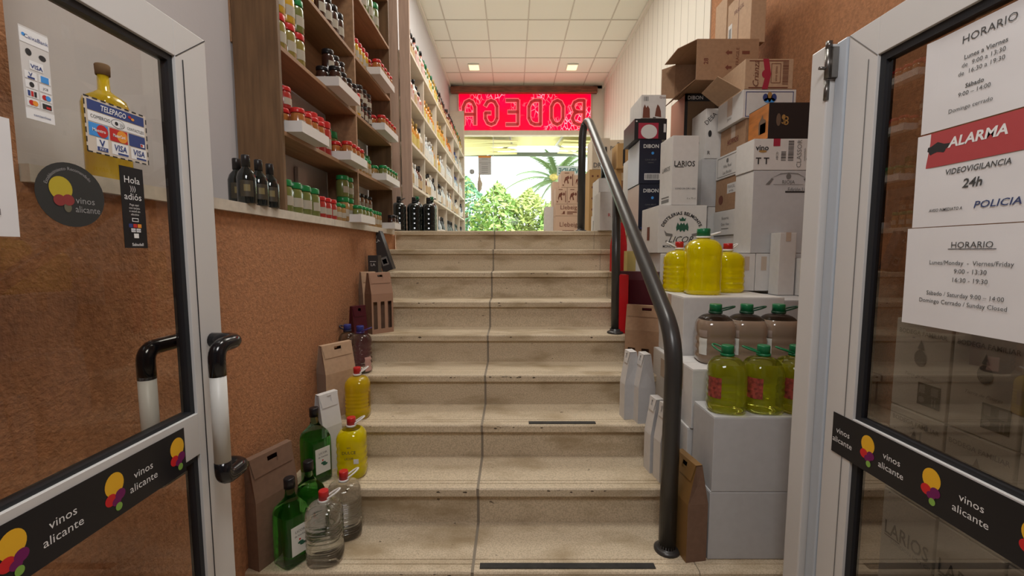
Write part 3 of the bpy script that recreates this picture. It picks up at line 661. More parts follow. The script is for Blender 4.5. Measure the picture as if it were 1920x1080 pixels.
def jrow(bay, sh, kind, n, y0, dy, h=.12, r=.033, x=-1.045, tier=0, place='', dz=0):
    z = SH[sh]+dz+tier*(h+.0005)
    for i in range(n):
        a = ('lower tier' if tier == 0 else 'upper tier')
        lab = f"{LIDN[kind]}, {SHN[sh]}, {BAYN[bay]}{place}, {ORD[i]} nearest"
        jar(kind, h, r, (x, y0+dy*i, z), lab, f"{LIDN[kind].split(' ')[0]} jars on the {SHN[sh]}")
def tray(bay, sh, y0, y1, l):
    z = SH[sh]; t = thing('display_tray', l, 'tray', (-1.0, (y0+y1)/2, z+.0005), group='white display trays on the pine shelves'); hw = (y1-y0)/2
    MB().box(-.1, .07, -hw, hw, 0, .004).box(.066, .07, -hw, hw, .004, .048).box(-.1, .066, -hw, -hw+.004, .004, .048).box(-.1, .066, hw-.004, hw, .004, .048).build('tray_shell', TRM, t)
# near bay
jrow(1, 'A', 'dark', 4, 2.42, .085, .16, .037, place=', front row'); jrow(1, 'A', 'dark', 3, 2.40, .09, .16, .037, -1.13, place=', back row'); jrow(1, 'A', 'yellow', 2, 2.20, .09, .16, .037, -1.05)
jrow(1, 'B', 'olive', 3, 1.985, .088, .155, .037, place=', bottom tier'); jrow(1, 'B', 'yellow', 2, 1.985, .088, .155, .037, tier=1, place=', top tier'); jrow(1, 'B', 'herb', 1, 2.161, .088, .155, .037, tier=1, place=', top tier')
tray(1, 'B', 2.38, 2.70, 'white tray of dark jars jutting from the middle shelf, near bay')
for x, pl in ((-.966, ', tray front'), (-1.036, ', tray back')): jrow(1, 'B', 'dark', 4, 2.42, .08, .105, .033, x, place=pl, dz=.005)
jrow(1, 'B', 'dark', 3, 2.50, .08, .125, .033, -1.036, tier=0, place=', stacked on tray', dz=.1105)
jrow(1, 'B', 'herb', 1, 2.75, .07, .08, .03)
tray(1, 'C', 1.945, 2.225, 'white tray of red-lidded jars nearest the camera, lower shelf')
for x, pl in ((-.966, ', tray front'), (-1.036, ', tray back')): jrow(1, 'C', 'red spice', 4, 1.983, .068, .105, .031, x, place=pl, dz=.005)
jrow(1, 'C', 'red paste', 1, 2.0, .07, .1, .033, -1.036, place=', stacked on tray', dz=.1105)
jrow(1, 'C', 'red paste', 3, 2.28, .078, .185, .036); jrow(1, 'C', 'red paste', 2, 2.30, .078, .185, .036, -1.13, place=', back row')
jrow(1, 'C', 'herb', 3, 2.52, .085, .20, .037, -1.11, place=', back row')
tray(1, 'C', 2.52, 2.80, 'white tray of red-lidded jars beside the divider, lower shelf')
jrow(1, 'C', 'red spice', 4, 2.56, .067, .105, .031, -.966, place=', tray front', dz=.005); jrow(1, 'C', 'red spice', 4, 2.56, .067, .105, .031, -1.034, place=', tray back', dz=.005)
jrow(1, 'ledge', 'herb', 4, 1.985, .092, .145, .042, -1.05); jrow(1, 'ledge', 'herb', 3, 2.0, .095, .145, .042, -1.14, place=', back row')
jrow(1, 'ledge', 'red paste', 3, 2.345, .072, .115, .034); jrow(1, 'ledge', 'grain', 2, 2.56, .07, .105, .033)
tray(1, 'ledge', 2.66, 2.93, 'white tray of green-lidded jars on the ledge at the divider')
jrow(1, 'ledge', 'herb', 4, 2.70, .065, .10, .030, -.965, place=', tray', dz=.005)
jrow(1, 'ledge', 'grain', 2, 2.66, .08, .145, .037, -1.04, place=', behind tray', dz=.005); jrow(1, 'ledge', 'herb', 2, 2.66, .08, .13, .037, -1.04, place=', stacked behind tray', dz=.1505)
# far bay
jrow(2, 'top', 'herb', 3, 3.12, .13, .20, .037); jrow(2, 'top', 'red paste', 2, 2.92, .08, .20, .037)
jrow(2, 'A', 'yellow', 5, 2.885, .066, .15, .028); jrow(2, 'A', 'red paste', 2, 3.22, .08, .18, .036, -1.12)
tray(2, 'A', 3.13, 3.50, 'white tray of small red-lidded jars on the upper shelf')
jrow(2, 'A', 'red spice', 5, 3.17, .072, .105, .032, -.966, place=', tray front', dz=.005); jrow(2, 'A', 'red spice', 5, 3.17, .072, .105, .032, -1.036, place=', tray back', dz=.005)
jrow(2, 'B', 'yellow', 2, 2.885, .066, .16, .03); jrow(2, 'B', 'dark', 3, 3.0, .085, .115, .037, -1.05, place=', bottom tier'); jrow(2, 'B', 'dark', 3, 3.0, .085, .115, .037, -1.05, 1, place=', top tier')
tray(2, 'B', 3.21, 3.58, 'white tray of red-lidded jars on the middle shelf, far bay')
jrow(2, 'B', 'red spice', 5, 3.25, .072, .105, .032, -.966, place=', tray front', dz=.005); jrow(2, 'B', 'red spice', 5, 3.25, .072, .105, .032, -1.036, place=', tray back', dz=.005)
jrow(2, 'C', 'grain', 5, 2.89, .064, .125, .028); jrow(2, 'C', 'herb', 6, 2.90, .09, .20, .037, -1.13, place=', back row')
tray(2, 'C', 3.22, 3.60, 'white tray of green-lidded jars at the far end, lower shelf')
jrow(2, 'C', 'herb', 5, 3.26, .073, .105, .032, -.966, place=', tray front', dz=.005); jrow(2, 'C', 'grain', 5, 3.26, .073, .105, .032, -1.036, place=', tray back', dz=.005)
jrow(2, 'ledge', 'grain', 6, 3.02, .062, .12, .028, -1.035); jrow(2, 'ledge', 'herb', 1, 2.96, .062, .12, .028, -1.035)
jrow(2, 'ledge', 'brown', 5, 3.02, .085, .12, .037, -1.125, place=', back row'); jrow(2, 'ledge', 'brown', 5, 3.02, .085, .12, .037, -1.125, 1, place=', stacked back row')
tray(2, 'ledge', 3.42, 3.60, 'small white tray at the far end of the ledge')
jrow(2, 'ledge', 'dark', 2, 3.47, .075, .105, .033, -.968, place=', tray', dz=.005)

# ---- generic bottles
def bottle_mb(prof, seg=18, ms=None, **k): return MB().lathe(prof, seg, ms=ms, **k)
t0 = thing('wine_bottle', 'front one of the small dark bottles on the ledge by the pine post', 'bottle', (-1.012, 1.655, 1.577), 0, 'small dark bottles on the ledge')
MB().lathe([(.030, 0), (.033, .004), (.033, .098), (.027, .118), (.014, .135), (.013, .155)], 20).build('bottle_body', DKGLASS, t0)
MB().lathe([(.015, .140), (.015, .180), (.013, .183)], 16).build('cap', mat('black foil', (.015, .013, .014), .35), t0)
fn = lambda a, z: (math.cos(a)*.0336, math.sin(a)*.0336, z)
o = MB().patch(fn, .025, .085, -PI*.55, -PI*.1, 1, 10).build('label', mat('dark crest label', (.05, .04, .025), .5), t0)
fn2 = lambda a, z: (math.cos(a)*.0341, math.sin(a)*.0341, z)
MB().patch(fn2, .045, .07, -PI*.42, -PI*.22, 1, 8).build('crest', mat('gold crest', (.20, .16, .07), .4), o)
dup(t0, (-1.014, 1.74, 1.577), .2, 'second small dark bottle from the camera on the ledge front')
dup(t0, (-1.014, 1.82, 1.577), .1, 'small dark bottle touching the pine post at the ledge front')
dup(t0, (-1.085, 1.715, 1.577), 0, 'small dark bottle standing behind the others on the ledge')

# ================================================================== WHITE SHELF UNIT WITH BOTTLES (upper room left)
UX0, UX1 = -1.28, -1.0; DIV = [4.38, 5.06, 5.88, 6.70, 7.55, 8.32, 9.04]; UZ = [1.575, 2.07, 2.49, 2.93, 3.37]
us = thing('white_shelf', 'long cream shelf unit of bottles along the upper left wall', 'shelf', (-1.14, 4.3, 1.575))
def ul(x0, x1, y0, y1, z0, z1): return (x0+1.14, x1+1.14, y0-4.3, y1-4.3, z0-1.575, z1-1.575)
MB().box(*ul(-1.10, -1.0, 4.345, 4.375, 1.575, 4.78)).build('upright_board', WOODP, us)
MB().box(*ul(-1.28, -1.118, 4.345, 4.375, 1.575, 4.78)).build('upright_board', WOODP, us)
for y in DIV[1:]: MB().box(*ul(UX0, UX1-.012, y-.012, y+.012, 1.575, 3.345 if y < 9 else 4.27)).build('divider', WSHELF, us)
MB().box(*ul(-1.0-.012, -.985, 9.02, 9.06, 1.575, 4.27)).build('end_post', WSHELF, us)
for z in UZ[1:]: MB().box(*ul(UX0, UX1, 4.376, 9.03, z-.026, z)).build('shelf_board', WSHELF, us)
BT = {
 'brown': (mat('brown bottle', (.14, .05, .025), .12, coat=.4), BLKCAP, mat('tan label', (.55, .40, .22), .6)),
 'rose': (mat('pink liqueur', (.55, .22, .18), .1, coat=.4), BLKCAP, mat('rose label', (.62, .45, .42), .6)),
 'green': (mat('green bottle', (.10, .16, .04), .12, coat=.4), GRNCAP, mat('pale label', (.62, .6, .5), .6)),
 'amber': (mat('amber liqueur', (.62, .30, .04), .1, coat=.4), mat('gold cap', (.45, .30, .08), .35), mat('yellow label', (.65, .52, .16), .6)),
 'orange': (mat('orange liqueur', (.62, .20, .04), .1, coat=.4), ORANGEINK, mat('pale label', (.62, .6, .5), .6)),
 'clear': (mat('clear gin bottle', (.58, .66, .70), .08, coat=.5), WHTCAP, mat('white label', (.75, .74, .70), .6)),
 'blue': (mat('pale blue bottle', (.30, .42, .50), .08, coat=.5), BLUCAP, mat('white label', (.75, .74, .70), .6)),
 'dark': (DKGLASS, BLKCAP, mat('white label', (.75, .74, .70), .6)),
 'white': (mat('milky bottle', (.72, .68, .58), .2, coat=.3), BLKCAP, mat('tan label', (.55, .40, .22), .6))}
BP = {}
def shopbottle(kind, loc, label, group, h):
    key = (kind, round(h, 2))
    if key in BP:
        o = BP[key].copy(); COL.objects.link(o); o.location = loc; o.rotation_euler = (0, 0, random.uniform(-.4, .4)); o['label'] = label; o['group'] = group; return o
    gl, cap, lab = BT[kind]; m = MB(); r = .038
    m.lathe([(r*.9, 0), (r, .006), (r, h*.55), (r*.8, h*.64), (.015, h*.72), (.0135, h*.86)], 14, m=0)
    m.lathe([(.0165, h*.84), (.0165, h*.99), (.014, h)], 12, m=1)
    m.patch(lambda a, z: (math.cos(a)*(r+.0007), math.sin(a)*(r+.0007), z), h*.12, h*.45, -PI*.75, PI*.35, 1, 10, 2)
    o = m.build('liquor_bottle', [gl, cap, lab]); o.location = loc
    BP[key] = tag(o, label, 'bottle', group); return o
RK = [['dark', 'dark', 'green', 'dark', 'green', 'dark'], ['white', 'clear', 'brown', 'white', 'clear', 'dark', 'white'], ['amber', 'clear', 'clear', 'clear', 'blue', 'clear'], ['rose', 'orange', 'amber', 'orange', 'blue', 'clear'], ['brown', 'brown', 'rose', 'green', 'amber', 'green', 'brown']]
RN = ['floor row', 'lowest white shelf', 'second white shelf', 'third white shelf', 'top white shelf']
RH = [.33, .30, .30, .29, .32]
rb = random.Random(5)
for row in range(5):
    cnt = {}
    for bay in range(6):
        ya, yb = DIV[bay]+.03, DIV[bay+1]-.03; n = 7
        if row == 0 and bay == 0: ya = 4.62; n = 4
        for i in range(n):
            lst = RK[row]
            if row in (2, 3): k = lst[min(bay, len(lst)-1)] if rb.random() < .8 else rb.choice(('clear', 'amber', 'white'))
            else: k = lst[(bay*2+i//2) % len(lst)] if rb.random() < .85 else rb.choice(('clear', 'brown', 'amber'))
            if row == 0 and rb.random() < .75: k = 'dark'
            y = ya+.035+(yb-ya-.07)*i/(n-1)
            h = RH[row]*(1 if rb.random() < .7 else .88)
            lab = f"{k} bottle on the {RN[row]}, {ORD[i]} in the {ORD[bay]} bay from the stairs"
            shopbottle(k, (-1.062+rb.uniform(-.01, .008), y, UZ[row]), lab, f"bottles on the {RN[row]}", h)

# ================================================================== JUGS
def jug(name, label, loc, rz=0, W=.085, H=.28, liq=YLIQ, cap=REDCAP, handle=None, hm=WHTCAP, level=.86, sq=3.2, shoulder=.62, ribs=5, neck=.019, lab=None, grp=None, clear=GLASS, cat='bottle', waist=0, seg=32, hrot=0, texts=None, label2=None):
    t = thing(name, label, cat, loc, rz, grp)
    hz = H*.90; pr = [(W*.86, 0), (W*.96, .008), (W, .02)]
    zs = H*shoulder; n = max(1, ribs)*4
    for i in range(n+1):
        q = i/n; z = .03+(zs-.05)*q
        d = (math.cos(q*2*PI*ribs)-1)*.5*W*(.13 if liq is CLEARW else .04) if ribs else 0
        d -= waist*W*math.exp(-((q-.45)/.16)**2)
        pr.append((W+d, z))
    nn = 7
    for i in range(1, nn+1):
        q = i/nn; pr.append((neck+(W-neck)*math.cos(q*PI/2)**.9 if i < nn else neck, zs+(hz-.02-zs)*math.sin(q*PI/2)**1.0))
    pr.append((neck, hz))
    lv = H*level
    ms = [0 if (pr[i][1]+pr[i+1][1])/2 < lv else 1 for i in range(len(pr)-1)]
    def R(a, z, e):
        rr = W
        for i in range(len(pr)-1):
            if pr[i][1] <= z <= pr[i+1][1] and pr[i+1][1] > pr[i][1]:
                q = (z-pr[i][1])/(pr[i+1][1]-pr[i][1]); rr = pr[i][0]*(1-q)+pr[i+1][0]*q
        k = 2+(sq-2)*(1 if z < zs else max(0, (hz-z)/(hz-zs)))
        s_ = sec(a, k); return ((rr+e)*s_*math.cos(a), (rr+e)*s_*math.sin(a), z)
    m = MB(); rs = []
    for r_, z in pr:
        k = 2+(sq-2)*(1 if z < zs else max(0, (hz-z)/(hz-zs)))
        rs.append([(r_*sec(a, k)*math.cos(a), r_*sec(a, k)*math.sin(a), z) for a in [2*PI*(j+.5)/seg for j in range(seg)]])
    m.rings(rs, 0, True, True, ms); m.build('bottle_body', [liq, clear], t)
    cr = neck*1.12
    MB().lathe([(cr, hz-.006), (cr, H-.003), (cr*.92, H)], 20).build('cap', cap, t)
    if handle:
        if handle == 'loop':       # strap lying out to one side of the neck
            L = W*.95; pts = []
            for j in range(16):
                a = 2*PI*j/16; pts.append((L*.55+L*.55*math.cos(a), .016*math.sin(a)*1.2, hz-.008+.012*(1+math.cos(a))))
        else:                      # raised loop
            L = W*.85; pts = []
            for j in range(16):
                a = 2*PI*j/16; pts.append((L*.5+L*.55*math.cos(a), .013*math.sin(a), hz-.012+.018*(1+math.cos(a))))
        c_, s_ = math.cos(hrot), math.sin(hrot)
        m = MB().tube([(p_[0]*c_-p_[1]*s_, p_[0]*s_+p_[1]*c_, p_[2]) for p_ in pts], .0038, 8, closed=True)
        m.lathe([(neck*1.25, hz-.016), (neck*1.25, hz-.006)], 18)
        m.build('carry_handle', hm, t)
    if lab:
        for (z0, z1, a0, a1, ma) in lab:
            o = MB().patch(lambda a, z: R(a, z, .0012), z0*H, z1*H, a0, a1, 6, 14).build('label', ma, t)
    return t
JT = JLAB
LABW = mat('white bottle label', (.66, .66, .62), .5)
def flat_label(t, y, w, z0, z1, m_, texts, r=0, parent=None):
    """small printed label on the local front (-y) side"""
    fr = FR((-w/2, y, z0), (1, 0, 0), (0, 0, 1)); H = z1-z0
    if m_: o = MB().slab(fr.p(0, 0), fr.p(w, 0), fr.p(w, H), fr.p(0, H), .0008).build('label', m_, t)
    if texts:
        e = MB()
        for L in texts: e.text(fr, L[0], w/2, H*L[1], L[2], L[3] if len(L) > 3 else 0, 'c', L[4] if len(L) > 4 else 0, .01, 1, .0014)
        e.build('lettering', [INK, REDINK, GREENINK, WHITEV], t)
# green liqueur bottles (left, bottom)
def green_bottle(loc, rz, label):
    t = thing('liqueur_bottle', label, 'bottle', loc, rz, 'tall green liqueur bottles on the left of the stairs'); W = .055; H = .34
    pr = [(W*.9, 0), (W, .01), (W, .19), (W*.97, .205), (W*.85, .225), (W*.6, .247), (.020, .263), (.0165, .28), (.0165, .318)]
    ms = [0 if i < 3 else 1 for i in range(len(pr)-1)]
    m = MB(); rs = []
    for r_, z in pr:
        k = 5 if z < .23 else 2.2
        rs.append([(r_*sec(a, k)*math.cos(a), r_*sec(a, k)*math.sin(a), z) for a in [2*PI*(j+.5)/28 for j in range(28)]])
    m.rings(rs, 0, True, True, ms); m.build('bottle_body', [GLIQ, GGLASS], t)
    MB().lathe([(.0205, .30), (.0205, .337), (.018, .34)], 20).build('cap', BLKCAP, t)
    fr = FR((W+.0006, -.034, .05), (0, 1, 0), (0, 0, 1))
    o = MB().slab(fr.p(0, 0), fr.p(.07, 0), fr.p(.07, .115), fr.p(0, .115), .0008).build('label', LABW, t)
    e = MB(); e.text(fr, 'LICOR', .035, .092, .010, 0, off=.0014); e.text(fr, 'de hierbas', .035, .075, .008, 0, off=.0014); e.disc(fr, .036, .045, .012, .006, 2, 12, .0014); e.disc(fr, .044, .037, .012, .006, 2, 12, .0016); e.disc(fr, .033, .058, .004, .004, 1, 10, .0014)
    e.build('printing', [INK, REDINK, GREENINK], o)
green_bottle((-.872, 1.60, .175), -.55, 'nearest tall green liqueur bottle at the foot of the stairs')
green_bottle((-.862, 1.735, .175), -.6, 'green liqueur bottle just behind the nearest one, mostly hidden')
green_bottle((-.900, 1.885, .35), -.6, 'green liqueur bottle one step up beside the white bag')
# clear ribbed bottles with red caps
for (x, y, z, rz, l) in ((-.742, 1.605, .175, .2, 'nearest clear ribbed bottle with red cap on the lowest step'), (-.722, 1.755, .175, .4, 'clear ribbed bottle with red cap behind the nearest clear one')):
    jug('water_bottle', l, (x, y, z), rz, .068, .285, CLEARW, REDCAP, 'raised', WHTCAP, 1, 3.0, .70, 8, .017, grp='clear ribbed bottles at the stair foot', clear=CLEARW, hrot=.15)
t = jug('liqueur_jug', 'bright yellow bottle with red cap, second step on the left', (-.752, 1.935, .35), .15, .066, .275, YLIQ, REDCAP, 'raised', WHTCAP, .8, 3.0, .64, 4, .018, hrot=.2)
flat_label(t, -.0675, .05, .09, .17, None, [('DULCE', .55, .014), ('anís', .85, .008), ('LICOR', .2, .010)])
fl = FR((.02, -.0685, .08), (1, 0, 0), (0, 0, 1)); MB().slab(fl.p(0, 0), fl.p(.022, 0), fl.p(.022, .022), fl.p(0, .022), .0008).build('price_tag', PAPER, t)
jug('liqueur_jug', 'amber yellow bottle with red cap, third step on the left', (-.815, 2.20, .525), .1, .062, .265, YLIQ2, REDCAP, 'raised', WHTCAP, .86, 3.0, .64, 6, .017, lab=[(.22, .52, -.35, .15, mat('dark amber label', (.25, .15, .02), .4))], hrot=.3)
jug('water_bottle', 'clear bottle with purple cap in front, fifth step on the left', (-.875, 2.43, .70), 0, .062, .27, CLEARW, BLUCAP, 'loop', PURCAP, 1, 2.4, .66, 5, .019, grp='purple-capped clear bottles', clear=CLEARW, lab=[(.05, .35, -.9, -.1, mat('faint pink label', (.55, .32, .28), .4))])
jug('water_bottle', 'clear bottle with purple cap nearer the wall, fifth step', (-.968, 2.48, .70), 0, .05, .27, CLEARW, BLUCAP, 'loop', mat('black cord', (.02, .015, .03), .5), 1, 2.4, .66, 5, .019, grp='purple-capped clear bottles', clear=CLEARW, hrot=2.8)
# yellow tall bottle behind the left door glass
t = thing('liqueur_bottle', 'square-shouldered yellow bottle on the ledge behind the left door glass', 'bottle', (-1.085, 1.175, 1.577))
pr = [(.036, 0), (.041, .008), (.041, .205), (.037, .222), (.025, .234), (.0135, .243), (.0125, .285)]
m = MB(); rs = []
for r_, z in pr: rs.append([(r_*sec(a, 4 if z < .23 else 2)*math.cos(a), r_*sec(a, 4 if z < .23 else 2)*math.sin(a), z) for a in [2*PI*(j+.5)/28 for j in range(28)]])
YB = mat('yellow liqueur in glass', (.86, .62, .03), .05, trans=.45, ior=1.34, coat=.4)
m.rings(rs).build('bottle_body', YB, t)
MB().lathe([(.0155, .283), (.0165, .308), (.0145, .311)], 16).build('stopper', CORK, t)
# jugs on the right
for i, (x, l) in enumerate(((.865, 'left one of the three green oil jugs on the white carton'), (1.01, 'middle one of the three green oil jugs on the white carton'), (1.14, 'right one of the three green oil jugs, beside the door jamb'))):
    t = jug('oil_jug', l, (x, 1.685, .757), -.3+.2*i, .072, .265, OILQ, GRNCAP, 'loop', GRNCAP, .74, 3.2, .60, 4, .021, grp='green oil jugs on the front cartons', lab=[(.24, .55, -PI*.86, -PI*.62, mat('red fruit label', (.40, .07, .05), .5, noise=.7, nscale=60))], hrot=2.9 if i else 2.2)
for i, (x, l) in enumerate(((.943, 'left one of the three jugs of cloudy brown drink'), (1.087, 'middle one of the three jugs of cloudy brown drink'), (1.235, 'right one of the three jugs of cloudy brown drink'))):
    jug('drink_jug', l, (x, 1.96, .886), -.15, .082, .268, BRLIQ, GRNCAP, 'loop', mat('dark green strap', (.01, .06, .03), .4), .75, 3.4, .60, 3, .024, grp='brown drink jugs on the second stack', lab=[(.16, .44, -PI*.84, -PI*.70, LABW), (.46, .58, -PI*.84, -PI*.70, mat('pale brown label', (.36, .28, .24), .5))], hrot=.1)
t = jug('liqueur_jug', 'large yellow jug with green cap on the tall white carton', (1.012, 2.27, 1.171), -.15, .088, .345, YLIQ, GRNCAP, 'loop', WHTCAP, .9, 3.4, .66, 3, .03, hrot=.2)
jug('liqueur_jug', 'yellow jug behind left of the large one, white handle', (.945, 2.42, 1.171), .2, .075, .28, YLIQ, REDCAP, 'raised', WHTCAP, .88, 3.2, .64, 5, .02, hrot=2.6)
jug('liqueur_jug', 'yellow jug behind right of the large one, near small cartons', (1.20, 2.38, 1.171), .2, .078, .27, YLIQ, REDCAP, 'raised', WHTCAP, .84, 3.2, .64, 4, .022, hrot=.2)
# dark jugs at the top of the stairs
for i, (x, y, l) in enumerate(((-1.055, 4.03, 'left one of the three big dark jugs at the stair head'), (-.925, 4.08, 'middle one of the three big dark jugs at the stair head'), (-.795, 4.12, 'right one of the three big dark jugs at the stair head'))):
    jug('wine_jug', l, (x, y, 1.575), .2, .066, .33, DKGLASS, BLKCAP, 'raised', mat('black strap', (.01, .01, .01), .4), .99, 2.8, .68, 4, .018, clear=DKGLASS, grp='big dark jugs at the stair head', hrot=.4)
for i, (x, y, l) in enumerate(((-.935, 4.26, 'dark jug behind the left big jug at the stair head'), (-.80, 4.30, 'dark jug behind the right big jug at the stair head'))):
    jug('wine_jug', l, (x, y, 1.575), .2, .05, .36, DKGLASS, GRNCAP, None, None, .99, 2.8, .68, 4, .018, clear=DKGLASS, grp='big dark jugs at the stair head')

# ================================================================== PAPER WINE BAGS
def panel(m, a, b_, c_, d, holes, mi=0):
    a, b_, c_, d = map(Vector, (a, b_, c_, d))
    us = sorted({0, 1, *[h[0] for h in holes], *[h[1] for h in holes]}); vs = sorted({0, 1, *[h[2] for h in holes], *[h[3] for h in holes]})
    P = lambda u, v: (a*(1-u)+b_*u)*(1-v)+(d*(1-u)+c_*u)*v
    for i in range(len(us)-1):
        for j in range(len(vs)-1):
            um, vm = (us[i]+us[i+1])/2, (vs[j]+vs[j+1])/2
            if any(h[0] < um < h[1] and h[2] < vm < h[3] for h in holes): continue
            m.quad(P(us[i], vs[j]), P(us[i+1], vs[j]), P(us[i+1], vs[j+1]), P(us[i], vs[j+1]), mi)
def bag(name, label, loc, rz, w, d, h, ma, mside=None, flap=True, windows=0, sh=.6, top=.012, grp=None, hole=True, tilt=0, cat='bag', arch=False):
    t = thing(name, label, cat, loc, rz, grp); mside = mside or ma
    if tilt: t.rotation_euler = (tilt, 0, rz)
    x0, x1 = -w/2, w/2; y0, y1 = -d/2, d/2; z1 = h*sh; m = MB()
    hl = [(.38, .62, .80, .90)] if hole else []
    wn_ = []
    for i in range(windows):
        c_ = (i+.5)/windows; wn_.append((c_-.09, c_+.09, .12 if not arch else .02, .80 if not arch else .55))
    panel(m, (x0, y0, 0), (x1, y0, 0), (x1, y0, z1), (x0, y0, z1), wn_)
    panel(m, (x0, y0, z1), (x1, y0, z1), (x1, -top, h), (x0, -top, h), hl)
    panel(m, (x0, y1, 0), (x1, y1, 0), (x1, y1, z1), (x0, y1, z1), [])
    panel(m, (x0, y1, z1), (x1, y1, z1), (x1, top, h), (x0, top, h), hl)
    m.quad((x0, -top, h), (x1, -top, h), (x1, top, h), (x0, top, h)); m.quad((x0, y0, 0), (x1, y0, 0), (x1, y1, 0), (x0, y1, 0))
    for xs, sgn in ((x0, 1), (x1, -1)):
        m.quad((xs, y0, 0), (xs, y1, 0), (xs, y1, z1), (xs, y0, z1), 1)
        q = sgn*w*.06
        m.add([(xs, y0, z1), (xs, y1, z1), (xs+q*.4, top, h), (xs+q*.4, -top, h), (xs+q, 0, z1+(h-z1)*.45)], [(0, 1, 4), (1, 2, 4), (2, 3, 4), (3, 0, 4)], 1)
    m.build('bag_body', [ma, mside], t)
    if flap:
        zf = h-.17*h; yy = -top-(h-zf)/(h-z1)*(d/2-top)-.0035
        f = MB(); hl2 = [(.38, .62, 1-.62*1.0, .80)]
        panel(f, (x0+.01, yy, zf), (x1-.01, yy, zf), (x1, -top-.0035, h+.001), (x0, -top-.0035, h+.001), hl2)
        panel(f, (x0, -top-.0035, h+.001), (x1, -top-.0035, h+.001), (x1, top, h+.002), (x0, top, h+.002), [])
        f.build('handle_flap', ma, t)
    if windows:
        MB().box(x0+.004, x1-.004, -.002, .002, .003, z1*.95).build('inner_divider', KRAFTD, t)
    return t
KB = 'folded kraft wine bags on the left steps'
bag('wine_bag', 'dark kraft wine bag in the lower left corner by the door edge', (-.968, 1.635, .175), 1.2, .19, .08, .435, KRAFTD, flap=True, sh=.62, grp=KB)
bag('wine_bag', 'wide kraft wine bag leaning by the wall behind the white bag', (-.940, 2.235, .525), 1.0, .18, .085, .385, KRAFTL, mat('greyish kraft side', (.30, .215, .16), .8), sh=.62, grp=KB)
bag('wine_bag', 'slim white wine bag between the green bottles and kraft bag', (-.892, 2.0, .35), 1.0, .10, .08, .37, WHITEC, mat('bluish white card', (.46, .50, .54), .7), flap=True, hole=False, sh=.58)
bag('wine_bag', 'kraft wine bag with three bottle windows, fifth step on the left', (-.858, 2.735, .875), .8, .15, .09, .385, mat('rosy kraft', (.36, .21, .14), .75), KRAFTD, windows=3, sh=.66, grp=KB)
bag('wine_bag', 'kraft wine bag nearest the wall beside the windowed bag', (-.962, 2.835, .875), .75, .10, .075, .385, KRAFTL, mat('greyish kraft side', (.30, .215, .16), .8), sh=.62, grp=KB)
bag('wine_bag', 'small dark maroon bag behind the purple-capped bottles', (-.935, 2.565, .703), .9, .09, .06, .365, MAROONC, MAROONC, sh=.6)
# ---- right side bags
bag('gift_bag', 'tall red gift bag at the back behind the second handrail post', (.815, 3.28, 1.243), -1.2, .09, .09, .37, REDC, REDC, flap=False, hole=False, sh=.55)
bag('wine_bag', 'dark maroon bag with kraft top behind the arched kraft bag', (.845, 2.82, .875), -.45, .25, .10, .39, MAROONC, KRAFTD, flap=False, hole=False, sh=.86, top=.04)
bag('wine_bag', 'kraft wine bag with arched openings beside the handrail', (.80, 2.50, .70), -.45, .235, .10, .378, KRAFT, KRAFTD, windows=3, sh=.62, arch=True)
for (x, y, z, l) in ((.622, 2.19, .525, 'rear one of the two white bags on the third step'), (.677, 2.135, .525, 'front one of the two white bags on the third step'), (.690, 1.975, .35, 'rear one of the two white bags on the second step'), (.708, 1.893, .35, 'front one of the two white bags on the second step')):
    bag('wine_bag', l, (x, y, z), -1.72+.25, .07, .088, .355, WHITEC, GREYSHADEC, flap=True, hole=False, sh=.52, top=.017, grp='slim white bags by the handrail')
bag('wine_bag', 'golden brown wine bag at the foot of the handrail', (.715, 1.655, .175), -1.42, .14, .085, .395, GOLDC, KRAFTD, sh=.60)

